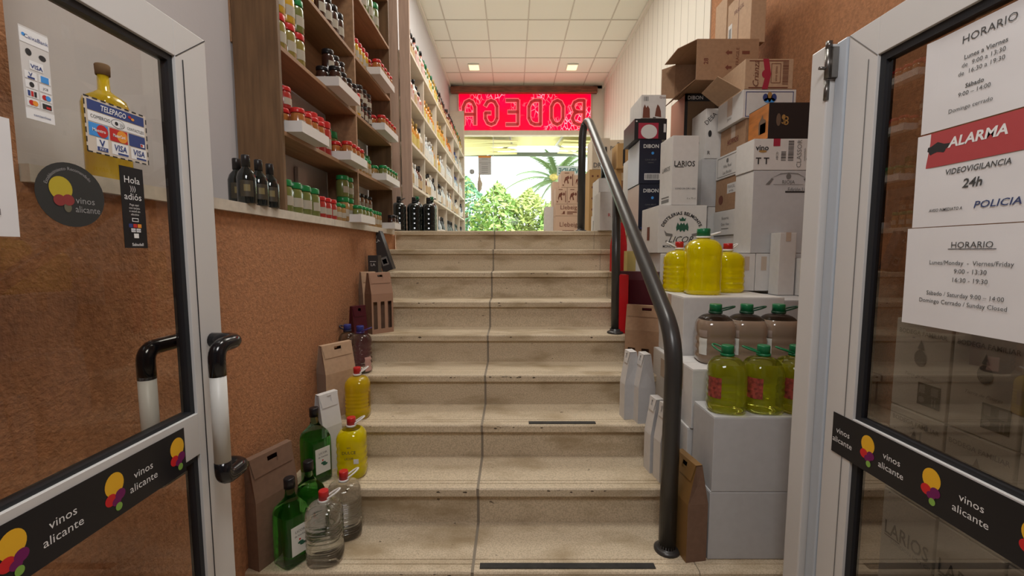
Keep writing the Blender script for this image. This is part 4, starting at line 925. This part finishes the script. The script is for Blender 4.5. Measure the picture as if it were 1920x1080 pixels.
# ================================================================== CARTONS
def frames(w, d, h):
    return {'F': (FR((-w/2, -d/2, 0), (1, 0, 0), (0, 0, 1)), w, h), 'L': (FR((-w/2, d/2, 0), (0, -1, 0), (0, 0, 1)), d, h), 'T': (FR((-w/2, -d/2, h), (1, 0, 0), (0, 1, 0)), w, d)}
INKS = [INK, REDINK, GREENINK, BLUEINK, WHITEV, BROWNINK, GREYINK, LIMEINK, KRAFT, SKYINK, mat('gold ink', (.38, .22, .07), .4), mat('card white print', (.62, .61, .60), .6), DARKIN, mat('crimson ink', (.35, .02, .05), .5), TAPE, ORANGEINK]
def carton(label, ext, ma, dec=(), rz=0, faces=None, grp=None, lid=True, name='carton', cat='box', tilt=0, seamL=False):
    x0, x1, y0, y1, z0, z1 = ext; w, d, h = x1-x0, y1-y0, z1-z0
    t = thing(name, label, cat, ((x0+x1)/2, (y0+y1)/2, z0+.0006), rz, grp); h -= .0012
    if tilt: t.rotation_euler = (0, tilt, rz)
    mm = [ma, faces or ma]; m = MB().box(-w/2, w/2, -d/2, d/2, 0, h-.003)
    if faces:                      # left side in another colour
        for i, f in enumerate(m.f):
            if all(abs(m.v[q].x+w/2) < 1e-6 for q in f): m.m[i] = 1
    m.build('carton_body', mm, t, bevel=.0025)
    if lid:
        for s_ in (-1, 1):
            m = MB(); ya, yb = (-d/2+.001, -.0012) if s_ < 0 else (.0012, d/2-.001)
            m.box(-w/2+.001, w/2-.001, ya, yb, h-.003, h); m.build('flap', ma, t)
    if seamL:
        m = MB().rect(frames(w, d, h)['L'][0], d*.5-.0012, 0, d*.5+.0012, h, 0, .0004); m.build('seam', GREYINK, t)
        m = MB(); f = frames(w, d, h)['L'][0]; m.rect(f, d*.5-.025, h*.72, d*.5+.025, h*.999, 0, .0006); m.build('tape', TAPE, t)
    if dec:
        F = frames(w, d, h); m = MB()
        for e in dec:
            fr, fw, fh = F[e[1]]
            if e[0] == 'R': m.rect(fr, e[2]*fw, e[3]*fh, e[4]*fw, e[5]*fh, e[6], e[7] if len(e) > 7 else .0010)
            elif e[0] == 'T': o = e[7] if len(e) > 7 else {}; mt = MB(); mt.text(fr, e[2], e[3]*fw, e[4]*fh, e[5], e[6], o.get('al', 'c'), o.get('rot', 0), o.get('b', 0), o.get('sx', 1), o.get('off', .0016), o.get('sh', 0)); mt.build('lettering', INKS, t)
            elif e[0] == 'D': m.disc(fr, e[2]*fw, e[3]*fh, e[4], e[5], e[6], 20, e[7] if len(e) > 7 else .0013)
            elif e[0] == 'A': mt = MB(); mt.arc(fr, e[2], e[3]*fw, e[4]*fh, e[5], e[6], PI/2, e[7], e[8] if len(e) > 8 else 0, off=.0016); mt.build('lettering', INKS, t)
            elif e[0] == 'O':  # outline
                a, b_, c_, d_, k, th = e[2]*fw, e[3]*fh, e[4]*fw, e[5]*fh, e[6], e[7]
                m.rect(fr, a, b_, c_, b_+th, k, .0010); m.rect(fr, a, d_-th, c_, d_, k, .0010); m.rect(fr, a, b_+th, a+th, d_-th, k, .0010); m.rect(fr, c_-th, b_+th, c_, d_-th, k, .0010)
            elif e[0] == 'B':  # barcode
                a, b_, c_, d_ = e[2]*fw, e[3]*fh, e[4]*fw, e[5]*fh; x = a; rr = random.Random(9); vert = e[7] if len(e) > 7 else False
                lo, hi = (b_, d_) if vert else (a, c_); x = lo
                while x < hi-.002:
                    q = rr.uniform(.0012, .004)
                    if vert: m.rect(fr, a, x, c_, min(hi, x+q), e[6], .0014)
                    else: m.rect(fr, x, b_, min(hi, x+q), d_, e[6], .0014)
                    x += q+rr.uniform(.0015, .0035)
            elif e[0] == 'P':  # polygon
                m.add([fr.p(u*fw, v*fh, .0014) for u, v in e[2]], [tuple(range(len(e[2])))], e[3])
        if m.v: m.build('printing', INKS, t)
    return t
PW = 'plain white cartons on the right'
carton('plain white carton at the bottom of the front stack', (.777, 1.19, 1.60, 1.785, .175, .456), GREYSHADEC, grp=PW)  # white carton, its shade is put into the grey colour
carton('plain white carton under the green oil jugs', (.782, 1.19, 1.60, 1.785, .456, .757), GREYSHADEC, grp=PW)  # white as well, greyed to stand in for shade
# second stack (brown jugs)
carton('white carton second stack, bottom, behind the front stack', (.775, 1.36, 1.825, 2.06, .35, .62), WHITEC, grp=PW)
carton('white carton under the brown drink jugs', (.785, 1.36, 1.815, 2.06, .62, .886), WHITEC, [('R', 'L', .40, .55, .60, 1, 14)], grp=PW)
# third stack
carton('white carton low in the third stack beside the handrail', (.815, 1.34, 2.10, 2.42, .525, .85), WHITEC, [('R', 'L', .4, .6, .6, .9, 14)], grp=PW)
carton('tall white carton carrying the large yellow jug', (.845, 1.34, 2.085, 2.46, .85, 1.171), WHITEC, grp=PW, seamL=True)
carton('white carton under the small cartons by the door jamb', (1.345, 1.80, 2.10, 2.46, .525, 1.155), GREYSHADEC, grp=PW)
carton('small white carton right of the yellow jugs, left of its pair', (1.29, 1.378, 2.42, 2.60, 1.172, 1.385), WHITEC, [('R', 'F', .3, .55, .62, .92, 14)], grp='small white cartons behind the yellow jugs')
carton('small white carton right of the yellow jugs, right of its pair', (1.382, 1.478, 2.42, 2.60, 1.172, 1.385), WHITEC, [('R', 'F', .3, .55, .62, .92, 14)], grp='small white cartons behind the yellow jugs')
carton('tall narrow white carton standing at the door jamb', (1.455, 1.545, 2.33, 2.415, 1.156, 1.50), WHITEC, [('R', 'F', .35, .86, .66, 1, 14)])
carton('short narrow white carton half hidden by the door jamb', (1.555, 1.66, 2.30, 2.41, 1.156, 1.36), WHITEC)
carton('grey carton filling the corner under the large grey one', (1.482, 1.75, 2.42, 2.61, 1.156, 1.385), GREYSHADEC)
carton('large pale grey carton with printed arch and crest on the right pile', (1.345, 1.72, 2.42, 2.61, 1.386, 1.845), GREYSHADEC,
   [('A', 'F', '· · · · · · ·', .52, .62, .11, .012, 6), ('T', 'F', 'RIOJA', .52, .865, .020, 6, {'b': .01}), ('R', 'F', .30, .83, .74, .835, 6), ('D', 'F', .52, .93, .014, .016, 6), ('P', 'F', [(.18, .83), (.24, .83), (.30, .90), (.27, .91)], 6), ('P', 'F', [(.86, .83), (.80, .83), (.74, .90), (.77, .91)], 6),
    ('P', 'F', [(.24, .90), (.40, .965), (.52, .975), (.66, .965), (.80, .90), (.66, .955), (.52, .965), (.40, .955)], 6), ('R', 'F', .48, .735, .98, .755, 0), ('T', 'F', 'Edición Limitada', .73, .775, .022, 6, {'sx': .8, 'b': .015})], faces=WHITEC)
carton('white carton with crimson patch lying on its side under the black one', (1.34, 1.72, 2.42, 2.61, 1.846, 2.018), WHITEC,
   [('R', 'F', .28, .76, .38, 1, 13), ('B', 'F', .40, .30, .47, .62, 0, True), ('B', 'F', .50, .30, .58, .95, 0, True), ('T', 'F', 'CLASSOR', .66, .52, .026, 6, {'rot': PI/2}), ('T', 'F', 'vino', .12, .72, .03, 0, {'b': .02}), ('T', 'F', 'T T', .13, .30, .036, 0, {'b': .02}), ('D', 'F', .13, .60, .022, .007, 10), ('T', 'F', 'Product of Spain', .86, .52, .014, 6, {'rot': PI/2}), ('T', 'F', 'contenido 6 x 75 cl', .91, .5, .012, 6, {'rot': PI/2}), ('D', 'F', .80, .35, .012, .012, 0), ('D', 'F', .80, .74, .009, .009, 0), ('T', 'F', 'embotellado', .74, .5, .010, 6, {'rot': PI/2}), ('T', 'F', 'ABCD', .34, .45, .012, 0, {'rot': PI/2})])
carton('black carton with orange side and hand hole on the right pile', (1.412, 1.72, 2.42, 2.62, 2.019, 2.212), BLACKC,
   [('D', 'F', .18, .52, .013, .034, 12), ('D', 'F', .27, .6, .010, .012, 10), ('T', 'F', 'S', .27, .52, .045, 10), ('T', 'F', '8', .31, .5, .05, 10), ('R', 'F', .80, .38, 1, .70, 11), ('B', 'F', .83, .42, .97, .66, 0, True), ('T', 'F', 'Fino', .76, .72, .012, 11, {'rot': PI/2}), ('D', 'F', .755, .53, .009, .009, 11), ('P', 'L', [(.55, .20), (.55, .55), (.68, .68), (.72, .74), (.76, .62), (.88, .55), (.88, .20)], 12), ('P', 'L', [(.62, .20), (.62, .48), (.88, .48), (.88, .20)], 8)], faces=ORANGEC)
# column behind (left faces show)
E0, E1 = 2.625, 2.935
carton('white base carton of the rear column', (1.385, 1.86, 2.64, E1, .875, 1.50), WHITEC)
carton('white carton with small print low in the rear column', (1.375, 1.80, E0, E1, 1.501, 1.66), WHITEC, [('T', 'L', 'Reserva', .5, .7, .02, 6), ('T', 'L', 'Gran Vino', .5, .45, .018, 6), ('R', 'L', .35, .25, .65, .28, 6), ('T', 'F', 'Reserva', .15, .7, .02, 6)])
carton('brown carton with white address label in the rear column', (1.38, 1.82, E0, E1, 1.661, 1.868), KRAFT, [('R', 'L', .5, .5, .85, .8, 11), ('T', 'L', 'FRAGIL', .67, .70, .02, 6), ('T', 'L', 'arriba', .67, .58, .016, 6), ('D', 'L', .25, .35, .03, .03, 5)])
carton('white carton with crest in the rear column over the brown one', (1.375, 1.82, E0, E1, 1.869, 2.018), WHITEC, [('O', 'L', .08, .08, .92, .92, 6, .003), ('D', 'L', .5, .72, .014, .014, 6), ('T', 'L', 'Viña Real', .5, .5, .02, 6), ('T', 'L', 'Las Bodas', .5, .24, .02, 6)])
carton('brown taped carton beside the orange and black one', (1.40, 1.80, E0+.005, E1, 2.019, 2.19), KRAFT, [('R', 'L', .45, .55, .62, 1, 14), ('R', 'L', .3, .36, .75, .54, 5), ('T', 'L', 'CALDO', .52, .45, .03, 8)])
carton('white carton with blue and gold crest high on the right pile', (1.375, 1.69, E0, E1, 2.191, 2.355), WHITEC,
   [('O', 'F', .05, .04, .95, .93, 3, .004), ('D', 'F', .42, .72, .016, .022, 3), ('D', 'F', .50, .76, .015, .026, 10), ('D', 'F', .58, .72, .016, .022, 3), ('D', 'F', .46, .62, .02, .014, 9), ('D', 'F', .54, .62, .02, .014, 9), ('R', 'L', .4, .35, .6, 1, 14), ('T', 'L', 'Jerez', .5, .25, .018, 6)])
carton('pink printed kraft carton lying on the crested white carton', (1.38, 1.665, E0, E1, 2.356, 2.53), KRAFTL,
   [('T', 'F', 'Crianza', .22, .5, .036, 5, {'rot': PI/2, 'sh': .3}), ('P', 'F', [(.36, 0), (.42, .45), (.36, 1), (.48, 1), (.54, .5), (.48, 0)], 13), ('D', 'F', .44, .5, .026, .026, 13), ('O', 'F', .54, .2, .74, .85, 5, .003), ('B', 'F', .78, .15, .90, .9, 5, True), ('T', 'F', 'vino tinto', .64, .5, .016, 5, {'rot': PI/2}), ('R', 'F', .08, .92, .9, .95, 5), ('R', 'F', .08, .03, .9, .07, 5)])
# Destilerias pile
DY0, DY1 = 2.75, 3.10
carton('white support carton below the lime lettered one', (.965, 1.33, DY0, DY1, 1.054, 1.155), WHITEC)
carton('white carton with lime green lettering under the crowned one', (.955, 1.30, DY0, DY1, 1.156, 1.385), WHITEC, [('T', 'F', 'Bebida Espirituosa', .30, .86, .015, 6, {'sh': .3}), ('T', 'F', 'BABAJA', .45, .64, .035, 6, {'b': .02}), ('T', 'F', 'IBAÑA', .42, .42, .05, 7, {'b': .04}), ('R', 'F', .30, .14, .6, .18, 0)])
carton('white carton with arched black lettering over a green crowned crest', (.935, 1.242, DY0, DY1, 1.386, 1.69), WHITEC,
   [('A', 'F', 'DESTILERIAS BELMONTE', .48, .40, .132, .020, 0, .03), ('T', 'F', 'LICOR', .47, .29, .040, 0, {'sh': .4}), ('T', 'F', 'MONOVERMAS (ALICANTE)', .47, .14, .017, 0, {'b': .012, 'sx': .78}), ('P', 'F', [(.43, .74), (.445, .67), (.555, .67), (.57, .74), (.535, .71), (.50, .76), (.465, .71)], 2), ('P', 'F', [(.38, .46), (.37, .54), (.40, .64), (.44, .58), (.47, .64), (.50, .60), (.53, .64), (.56, .58), (.60, .64), (.63, .54), (.62, .46), (.57, .50), (.54, .44), (.50, .48), (.46, .44), (.43, .50)], 2), ('P', 'F', [(.12, .48), (.18, .42), (.30, .40), (.30, .35), (.16, .36)], 6), ('P', 'F', [(.86, .48), (.80, .42), (.70, .40), (.70, .35), (.84, .36)], 6), ('T', 'F', 'e', .17, .26, .02, 0), ('R', 'L', .36, .28, .52, .58, 5), ('T', 'L', 'LICOR', .44, .43, .014, 8, {'rot': PI/2})][:1]+
   [('T', 'F', 'LICOR', .47, .29, .040, 0, {'sh': .4}), ('T', 'F', 'MONOVERMAS (ALICANTE)', .47, .14, .017, 0, {'b': .012, 'sx': .78}), ('P', 'F', [(.43, .74), (.445, .67), (.555, .67), (.57, .74), (.535, .71), (.50, .76), (.465, .71)], 2), ('P', 'F', [(.38, .46), (.37, .54), (.40, .64), (.44, .58), (.47, .64), (.50, .60), (.53, .64), (.56, .58), (.60, .64), (.63, .54), (.62, .46), (.57, .50), (.54, .44), (.50, .48), (.46, .44), (.43, .50)], 2), ('P', 'F', [(.12, .48), (.18, .42), (.30, .40), (.30, .35), (.16, .36)], 6), ('P', 'F', [(.86, .48), (.80, .42), (.70, .40), (.70, .35), (.84, .36)], 6), ('T', 'F', 'e', .17, .26, .02, 0), ('R', 'L', .36, .28, .52, .58, 5)])
carton('slim white carton standing upright on the carton with crowned crest', (1.010, 1.178, DY0+.01, DY0+.21, 1.691, 2.125), WHITEC, [('T', 'F', 'LARIOS', .46, .60, .034, 0, {'sx': .88, 'b': .012}), ('R', 'F', .10, .545, .44, .555, 0), ('T', 'F', 'LONDON DRY GIN', .52, .24, .011, 0), ('T', 'F', '6 x 70 cl', .76, .10, .012, 6), ('T', 'L', 'LARIOS', .52, .55, .028, 0, {'sx': .95}), ('R', 'L', .2, .05, .8, .10, 6), ('R', 'L', .2, .12, .8, .14, 6)], rz=.05)
carton('pale grey carton squeezed right of the upright white one', (1.285, 1.55, 2.945, 3.17, 1.70, 2.02), GREYSHADEC)
carton('white base carton under the squeezed grey one', (1.337, 1.55, 2.945, 3.17, 1.054, 1.699), WHITEC)
carton('white carton with slanted writing under the big open brown box', (1.30, 1.55, 2.945, 3.17, 2.021, 2.35), WHITEC, [('T', 'F', 'DESA', .12, .80, .030, 0, {'rot': .8}), ('D', 'F', .12, .5, .012, .022, 0), ('T', 'F', 'R', .1, .12, .025, 0), ('R', 'L', .2, .36, .6, .40, 6)])
# Dibon column
QY0, QY1 = 3.15, 3.45
carton('white base carton under the dark blue pair', (.925, 1.33, 3.19, QY1, 1.243, 1.555), WHITEC)
dib = [('T', 'F', 'DIBON', .52, .86, .026, 11, {'b': .02}), ('D', 'F', .60, .70, .010, .010, 9), ('T', 'F', 'CAVA BRUT', .52, .55, .011, 6), ('T', 'F', 'reserva', .52, .49, .010, 6)]
carton('lower dark blue carton of the stacked pair, pinkish side', (.922, 1.088, QY0, QY1, 1.556, 1.884), NAVYC, dib+[('R', 'F', .1, .02, .9, .05, 3)], faces=mat('pale pinkish side', (.62, .52, .47), .6), grp='dark blue cartons on the right pile')  # left side pale pinkish against the navy front
carton('upper dark blue carton of the stacked pair, with barcode strip', (.918, 1.080, QY0, QY1, 1.885, 2.197), NAVYC, dib+[('R', 'F', .25, .09, .95, .24, 11), ('B', 'F', .30, .11, .9, .22, 0)], faces=mat('pale sky side', (.62, .66, .74), .5), grp='dark blue cartons on the right pile')  # left side far paler than the navy front
carton('black carton with red panel and white disc on the dark blue pair', (.880, 1.112, QY0, QY1, 2.198, 2.345), BLACKC, [('R', 'F', .12, .05, .74, .80, 13), ('D', 'F', .45, .38, .058, .050, 11), ('R', 'F', .90, .35, .97, .75, 11), ('D', 'F', .06, .88, .006, .006, 11)])
carton('white carton with dark statue pictures topping the dark blue column', (.925, 1.10, QY0, QY1, 2.346, 2.51), WHITEC, [('P', 'F', [(.06, .02), (.08, .45), (.14, .60), (.20, .45), (.26, .55), (.34, .40), (.36, .02)], 5), ('P', 'F', [(.56, .10), (.60, .40), (.66, .60), (.74, .50), (.80, .30), (.82, .05)], 5), ('T', 'F', 'Gran', .86, .90, .016, 5), ('B', 'F', .1, .74, .28, .93, 6), ('R', 'F', .48, .01, .6, .05, 0)], faces=WHITEC)
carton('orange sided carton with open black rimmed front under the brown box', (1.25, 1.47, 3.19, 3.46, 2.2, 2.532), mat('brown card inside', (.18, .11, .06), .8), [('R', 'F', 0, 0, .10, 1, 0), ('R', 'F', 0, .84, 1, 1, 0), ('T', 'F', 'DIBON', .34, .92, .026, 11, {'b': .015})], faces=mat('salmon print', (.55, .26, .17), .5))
carton('white carton directly below the orange sided carton', (1.23, 1.48, 3.185, 3.46, 2.0, 2.199), WHITEC)
# ---- big open brown box on its side, opening to the left
t = thing('open_carton', 'big open brown carton lying on its side at the top of the pile', 'box', (1.43, 3.14, 2.535))
w2, d2_, h2 = .205, .19, .262
m = MB(); th = .005
m.box(-w2, w2, -d2_, -d2_+th, 0, h2).box(-w2, w2, d2_-th, d2_, 0, h2).box(-w2, w2, -d2_+th, d2_-th, 0, th).box(-w2, w2, -d2_+th, d2_-th, h2-th, h2).box(w2-th, w2, -d2_+th, d2_-th, th, h2-th)
m.build('carton_body', KRAFTD if False else KRAFT, t)
fr = FR((-w2, -d2_, 0), (1, 0, 0), (0, 0, 1)); m = MB()
def arrow(m, u, v, s_): m.add([fr.p(u, v, .001), fr.p(u+s_, v+s_*.9, .001), fr.p(u+s_, v+s_*.4, .001), fr.p(u+s_*2.2, v+s_*.4, .001), fr.p(u+s_*2.2, v-s_*.4, .001), fr.p(u+s_, v-s_*.4, .001), fr.p(u+s_, v-s_*.9, .001)], [tuple(range(7))])
m.text(fr, '28', .062, .12, .03, 0, 'c', PI/2, .02); arrow(m, .19, .175, .02); arrow(m, .19, .08, .02); m.rect(fr, .30, .165, .35, .185, 0, .001); m.text(fr, 'FRAGILE', .27, .15, .022, 0, 'c', PI/2)
m.build('printing', BROWNINK, t)
# its flaps
m = MB().slab((-w2, -d2_, .002), (-w2, d2_, .002), (-w2-.13, d2_+.02, -.12+.14), (-w2-.13, -d2_+.05, -.12+.14), .004); m.v = [Vector((q.x, q.y, q.z-.0)) for q in m.v]
m = MB().slab((-w2, -d2_+.004, .004), (-w2, d2_-.004, .004), (-w2-.09, d2_-.004, -.07), (-w2-.09, -d2_+.004, -.07), .004); m.build('flap', KRAFT, t)
m = MB().slab((-w2, -d2_+.004, h2-.004), (-w2, d2_-.004, h2-.004), (-w2-.09, d2_-.03, h2-.02), (-w2-.09, -d2_+.1, h2-.02), .004); m.build('flap', KRAFT, t)
m = MB().slab((-w2, d2_-.004, .01), (-w2, d2_-.004, h2-.01), (-w2-.09, d2_+.03, h2-.03), (-w2-.09, d2_+.03, .02), .004); m.build('flap', KRAFT, t)
t = carton('brown support carton behind, carrying the open brown box', (1.50, 1.80, 3.18, 3.44, 2.0, 2.534), KRAFT)
t = carton('white base carton behind the rear column', (1.22, 1.85, 3.18, 3.45, 1.56, 1.999), WHITEC)
t = carton('plain white carton at the back under the pile', (1.34, 1.85, 3.19, 3.44, 1.243, 1.559), WHITEC)
# leaning loose flap in front of the pink carton
f_ = MB().slab((1.235+.05, 2.86, 2.535), (1.42, 2.74, 2.475), (1.44, 2.80, 2.60), (1.40, 2.86, 2.60), .004)
# brown flap of the crested carton, raised
m = MB().slab((1.372, 2.93, 2.36), (1.372, 2.64, 2.36), (1.255, 2.70, 2.46), (1.255, 2.92, 2.44), .004); tag(m.build('cardboard_flap', KRAFTL), 'loose kraft flap hanging between the open brown box and crested carton', 'cardboard')
t = carton('tall tan carton with address label on the open brown box', (1.60, 1.70, 3.0, 3.32, 2.799, 3.20), KRAFTL, [('R', 'L', .05, .25, .22, .62, 11), ('B', 'L', .08, .35, .18, .55, 0), ('T', 'L', 'FRAGIL', .5, .75, .03, 5), ('R', 'L', .48, .0, .50, 1, 5)], faces=KRAFTL)
carton('second tan carton behind the tall one on the open box', (1.60, 1.75, 3.34, 3.52, 2.54, 3.30), KRAFTL)
carton('tan base carton under the second tan carton', (1.55, 1.85, 3.46, 3.70, 1.58, 2.539), KRAFT)
# ---- red box in front of the red bag
carton('tall red carton standing at the second handrail post', (.648, .735, 2.68, 2.765, .875, 1.25), REDC, lid=True, name='gift_box')
carton('small yellow card box behind the maroon bag', (.80, .86, 2.97, 3.06, 1.054, 1.40), mat('yellow card', (.5, .40, .14), .6))
# ---- slanted dark cartons on the left
DKC = mat('charcoal printed carton', (.035, .033, .034), .4)
ca = carton('charcoal carton leaning against the left wall near the stair head', (-.975, -.895, 3.22, 3.30, 1.252, 1.555), DKC, [('T', 'F', 'LA', .5, .78, .02, 11), ('T', 'F', 'V', .5, .88, .02, 11), ('R', 'F', .2, .14, .8, .35, 6), ('R', 'F', .3, .18, .7, .30, 11)], tilt=-.32, name='bottle_carton')
carton('small charcoal carton behind the kraft bags on the left', (-.995, -.925, 2.95, 3.03, 1.054, 1.37), DKC, [('T', 'F', 'LA', .5, .80, .02, 11), ('R', 'F', .2, .86, .8, .87, 11)], name='bottle_carton')

# ================================================================== UPPER ROOM: cartons by the window
LG = 'wine cartons by the shop window'
def up(label, x0, x1, y, d, z0, z1, ma=KRAFTL, dec=(), grp=LG, **k): return carton(label, (x0, x1, y, y+d, z0, z1), ma, dec, grp=grp, **k)
LIEB = mat('pale rosy kraft', (.62, .45, .34), .75)
pics = [('P', 'F', [(.2, .35), (.3, .62), (.55, .72), (.62, .55), (.5, .5), (.58, .25), (.48, .22), (.42, .45), (.3, .38), (.26, .2)], 5), ('R', 'F', .84, .1, .9, .8, 5), ('R', 'F', .25, .86, .6, .9, 5), ('D', 'F', .72, .6, .012, .02, 5), ('R', 'F', .1, .1, .2, .18, 5)]
up('lowest script lettered carton at the window', .555, .85, 5.5, .3, 1.575, 1.848, LIEB, [('T', 'F', 'Llebeig', .56, .62, .06, 5), ('R', 'F', .3, .3, .8, .34, 5)])
up('middle lettered carton of the window stack', .555, .85, 5.5, .3, 1.849, 1.998, LIEB, [('T', 'F', 'Llebeig', .56, .74, .055, 5), ('P', 'F', [(.2, .15), (.3, .2), (.34, .4), (.40, .4), (.40, .15)], 5), ('R', 'F', .5, .28, .92, .36, 5), ('R', 'F', .5, .14, .75, .22, 5)])
up('left picture carton of the second row at the window', .555, .700, 5.5, .3, 1.999, 2.205, LIEB, pics); up('right picture carton of the second row at the window', .703, .850, 5.5, .3, 1.999, 2.205, LIEB, pics)
up('picture carton topping the window stack', .625, .79, 5.5, .3, 2.206, 2.41, LIEB, pics); up('small picture carton on the right of the window stack', .792, .86, 5.5, .3, 2.206, 2.36, LIEB, pics[:2])
up('small carton at the far left of the window stack', .545, .64, 5.82, .25, 2.0, 2.33, LIEB, pics[:2]); up('support carton behind the window stack', .45, .80, 5.82, .3, 1.575, 1.999, WHITEC)
p0 = atY(1046, 318, 6.0); p1 = atY(1092, 304, 6.0)
up('white carton behind the window stack under the sale sign',   .645, .95, 5.83, .3, 2.0, 2.44, WHITEC)
t = thing('sale_sign', 'small white sign with mirrored letters standing by the window', 'sign', (.78, 6.0, 2.441))
MB().box(-.16, .16, 0, .012, 0, .13).build('board', mat('pale teal board', (.55, .68, .66), .5), t); fr = FR((.16, 0, 0), (-1, 0, 0), (0, 0, 1)); 
m = MB(); m.text(fr, 'VENDE', .16, .065, .075, 0, 'c', 0, .03, .85, -.002); m.build('lettering', mat('dark teal ink', (.08, .2, .2), .5), t)
DOT = mat('dotted brown carton', (.48, .30, .12), .7)
dots = [('D', 'F', .1+.16*i+(.08 if j % 2 else 0), .05+.085*j, .010, .012, 5) for j in range(11) for i in range(5)]
up('brown dotted carton in the stack behind the handrail', .82, 1.16, 4.6, .32, 1.575, 2.26, DOT, dots)
up('pale cream carton standing on the brown dotted one', .845, 1.03, 4.6, .3, 2.261, 2.585, mat('cream carton', (.66, .58, .46), .7), [('T', 'F', 'DROU', .55, .14, .05, 6, {'b': .03, 'sx': .9})])
up('cream carton with round mark and capitals behind the handrail', 1.075, 1.28, 4.93, .3, 2.20, 2.65, mat('cream carton', (.66, .58, .46), .7), [('T', 'F', 'PODAL', .62, .80, .045, 6, {'b': .03, 'sx': .95}), ('D', 'F', .6, .91, .015, .015, 6)])
up('kraft carton below the cream one with round mark', 1.05, 1.50, 4.93, .35, 1.575, 2.199, KRAFT)
up('carton with bottle pictures right of the handrail', 1.10, 1.26, 4.55, .25, 2.262, 2.52, DOT, [('R', 'F', .35, .1, .5, .75, 0), ('R', 'F', .39, .75, .46, .95, 0), ('R', 'F', .75, .3, .85, .8, 5)])
up('tall white carton just behind the handrail', .80, .94, 4.0, .3, 1.745, 2.07, WHITEC, [('R', 'F', .2, .55, .8, .56, 6)], grp=PW)
up('white carton at floor level behind the handrail', .79, .93, 3.98, .32, 1.575, 1.744, WHITEC, [('R', 'L', .3, .0, .4, .7, 6)], grp=PW)
up('white carton near the second handrail post, low', .745, .905, 3.66, .28, 1.575, 1.90, WHITEC, [('T', 'F', 'R', .5, .4, .03, 1)], grp=PW)
up('pale carton standing beside the dark blue pair', 1.10, 1.30, 4.0, .3, 1.575, 2.26, WHITEC, grp=PW)
# bottle standing on cartons by the handrail
t = thing('wine_bottle', 'dark bottle standing beside the bottle picture carton', 'bottle', (1.05, 4.10, 2.072)); 
t.location = (.885, 4.14, 2.0712)
MB().lathe([(.035, 0), (.038, .005), (.038, .17), (.03, .2), (.015, .225), (.014, .29)], 18).build('bottle_body', DKGLASS, t); MB().lathe([(.0165, .26), (.0165, .31)], 14).build('cap', BLKCAP, t)
# notice and cloth at the glass door
t = thing('paper_notice', 'grey notice sheet with orange heading on the far glass door', 'notice', (0, 0, 0)); a = atY(897, 328, FY-.03); b_ = atY(921, 292, FY-.03)
fr = FR((a.x, FY-.027, a.z), (1, 0, 0), (0, 0, 1)); u, v = b_.x-a.x, b_.z-a.z
MB().slab(fr.p(0, 0), fr.p(u, 0), fr.p(u, v), fr.p(0, v), .001).build('paper', mat('grey paper', (.50, .51, .52), .7), t)
m = MB(); m.rect(fr, 0, v*.9, u, v, 0, .0015)
for q in (.82, .55, .42, .33, .24, .12): m.rect(fr, u*.25, v*q, u*.75, v*q+.008, 1, .0015)
m.rect(fr, .01, v*.63, u, v*.645, 1, .0015); m.build('printing', [ORANGEINK, GREYINK], t)
p = atY(899, 342, FY-.06)
m = MB().tube([(0, 0, .20), (0, 0, .05), (.01, 0, -.02), (0, 0, -.14), (-.01, 0, -.19)], [.008, .03, .055, .045, .02], 12)
o = m.build('hanging_cloth', mat('beige cloth', (.55, .48, .38), .9, noise=.2, nscale=20)); o.location = p; tag(o, 'beige cloth hanging from the far glass door', 'cloth')

# ================================================================== BEHIND THE RIGHT DOOR
struct(MB().box(1.14, 1.88, .55, 1.50, 0, .14).build('trim_plinth', FLOORM))
def rear(label, y1, y0, z0, z1, dec, x0=1.30): return carton(label, (x0, 1.70, y0, y1, z0, z1), mat('drab white carton', (.55, .52, .47), .7), dec, grp='wine cartons behind the right door glass')
def bf(full=True):
    d = [('T', 'L', 'BODEGA FAMILIAR', .5, .87, .0145, 6, {'sx': .92, 'b': .01}), ('D', 'L', .5, .60, .020, .026, 6), ('P', 'L', [(.44, .70), (.5, .80), (.56, .70)], 6), ('T', 'L', 'Tierra de Pinares', .5, .40, .010, 6, {'sh': .4})]
    d += [('R', 'L', .50, .10, .90, .34, 0), ('R', 'L', .53, .23, .63, .32, 6, .0015), ('R', 'L', .74, .23, .86, .32, 6, .0015), ('D', 'L', .58, .16, .010, .010, 6, .0015), ('R', 'L', .76, .12, .78, .20, 6, .0015), ('R', 'L', .81, .12, .83, .20, 6, .0015)]
    return d
rear('left capital lettered carton behind the right door, bottom row', 1.425, 1.243, .141, .58, [('T', 'L', 'LARIOS', .5, .70, .048, 0, {'sx': .72, 'b': .012}), ('R', 'L', .08, .625, .4, .635, 0), ('T', 'L', 'LONDON DRY GIN', .62, .61, .012, 6)])
rear('middle capital lettered carton behind the right door, bottom row', 1.235, 1.06, .141, .58, [('T', 'L', 'LARIOS', .5, .70, .048, 0, {'sx': .72, 'b': .012}), ('R', 'L', .08, .625, .4, .635, 0)])
rear('right plain carton behind the right door, bottom row', 1.052, .82, .141, .58, [])
rear('left family winery carton behind the right door, middle row', 1.425, 1.243, .581, .88, bf())
rear('middle family winery carton behind the right door, middle row', 1.235, 1.06, .581, .88, bf())
rear('right family winery carton behind the right door, middle row', 1.052, .82, .581, .88, bf())
rear('left family winery carton behind the right door, top row', 1.425, 1.243, .881, 1.175, bf())
rear('middle family winery carton behind the right door, top row', 1.235, 1.06, .881, 1.175, bf())
rear('right family winery carton behind the right door, top row', 1.052, .82, .881, 1.175, bf())
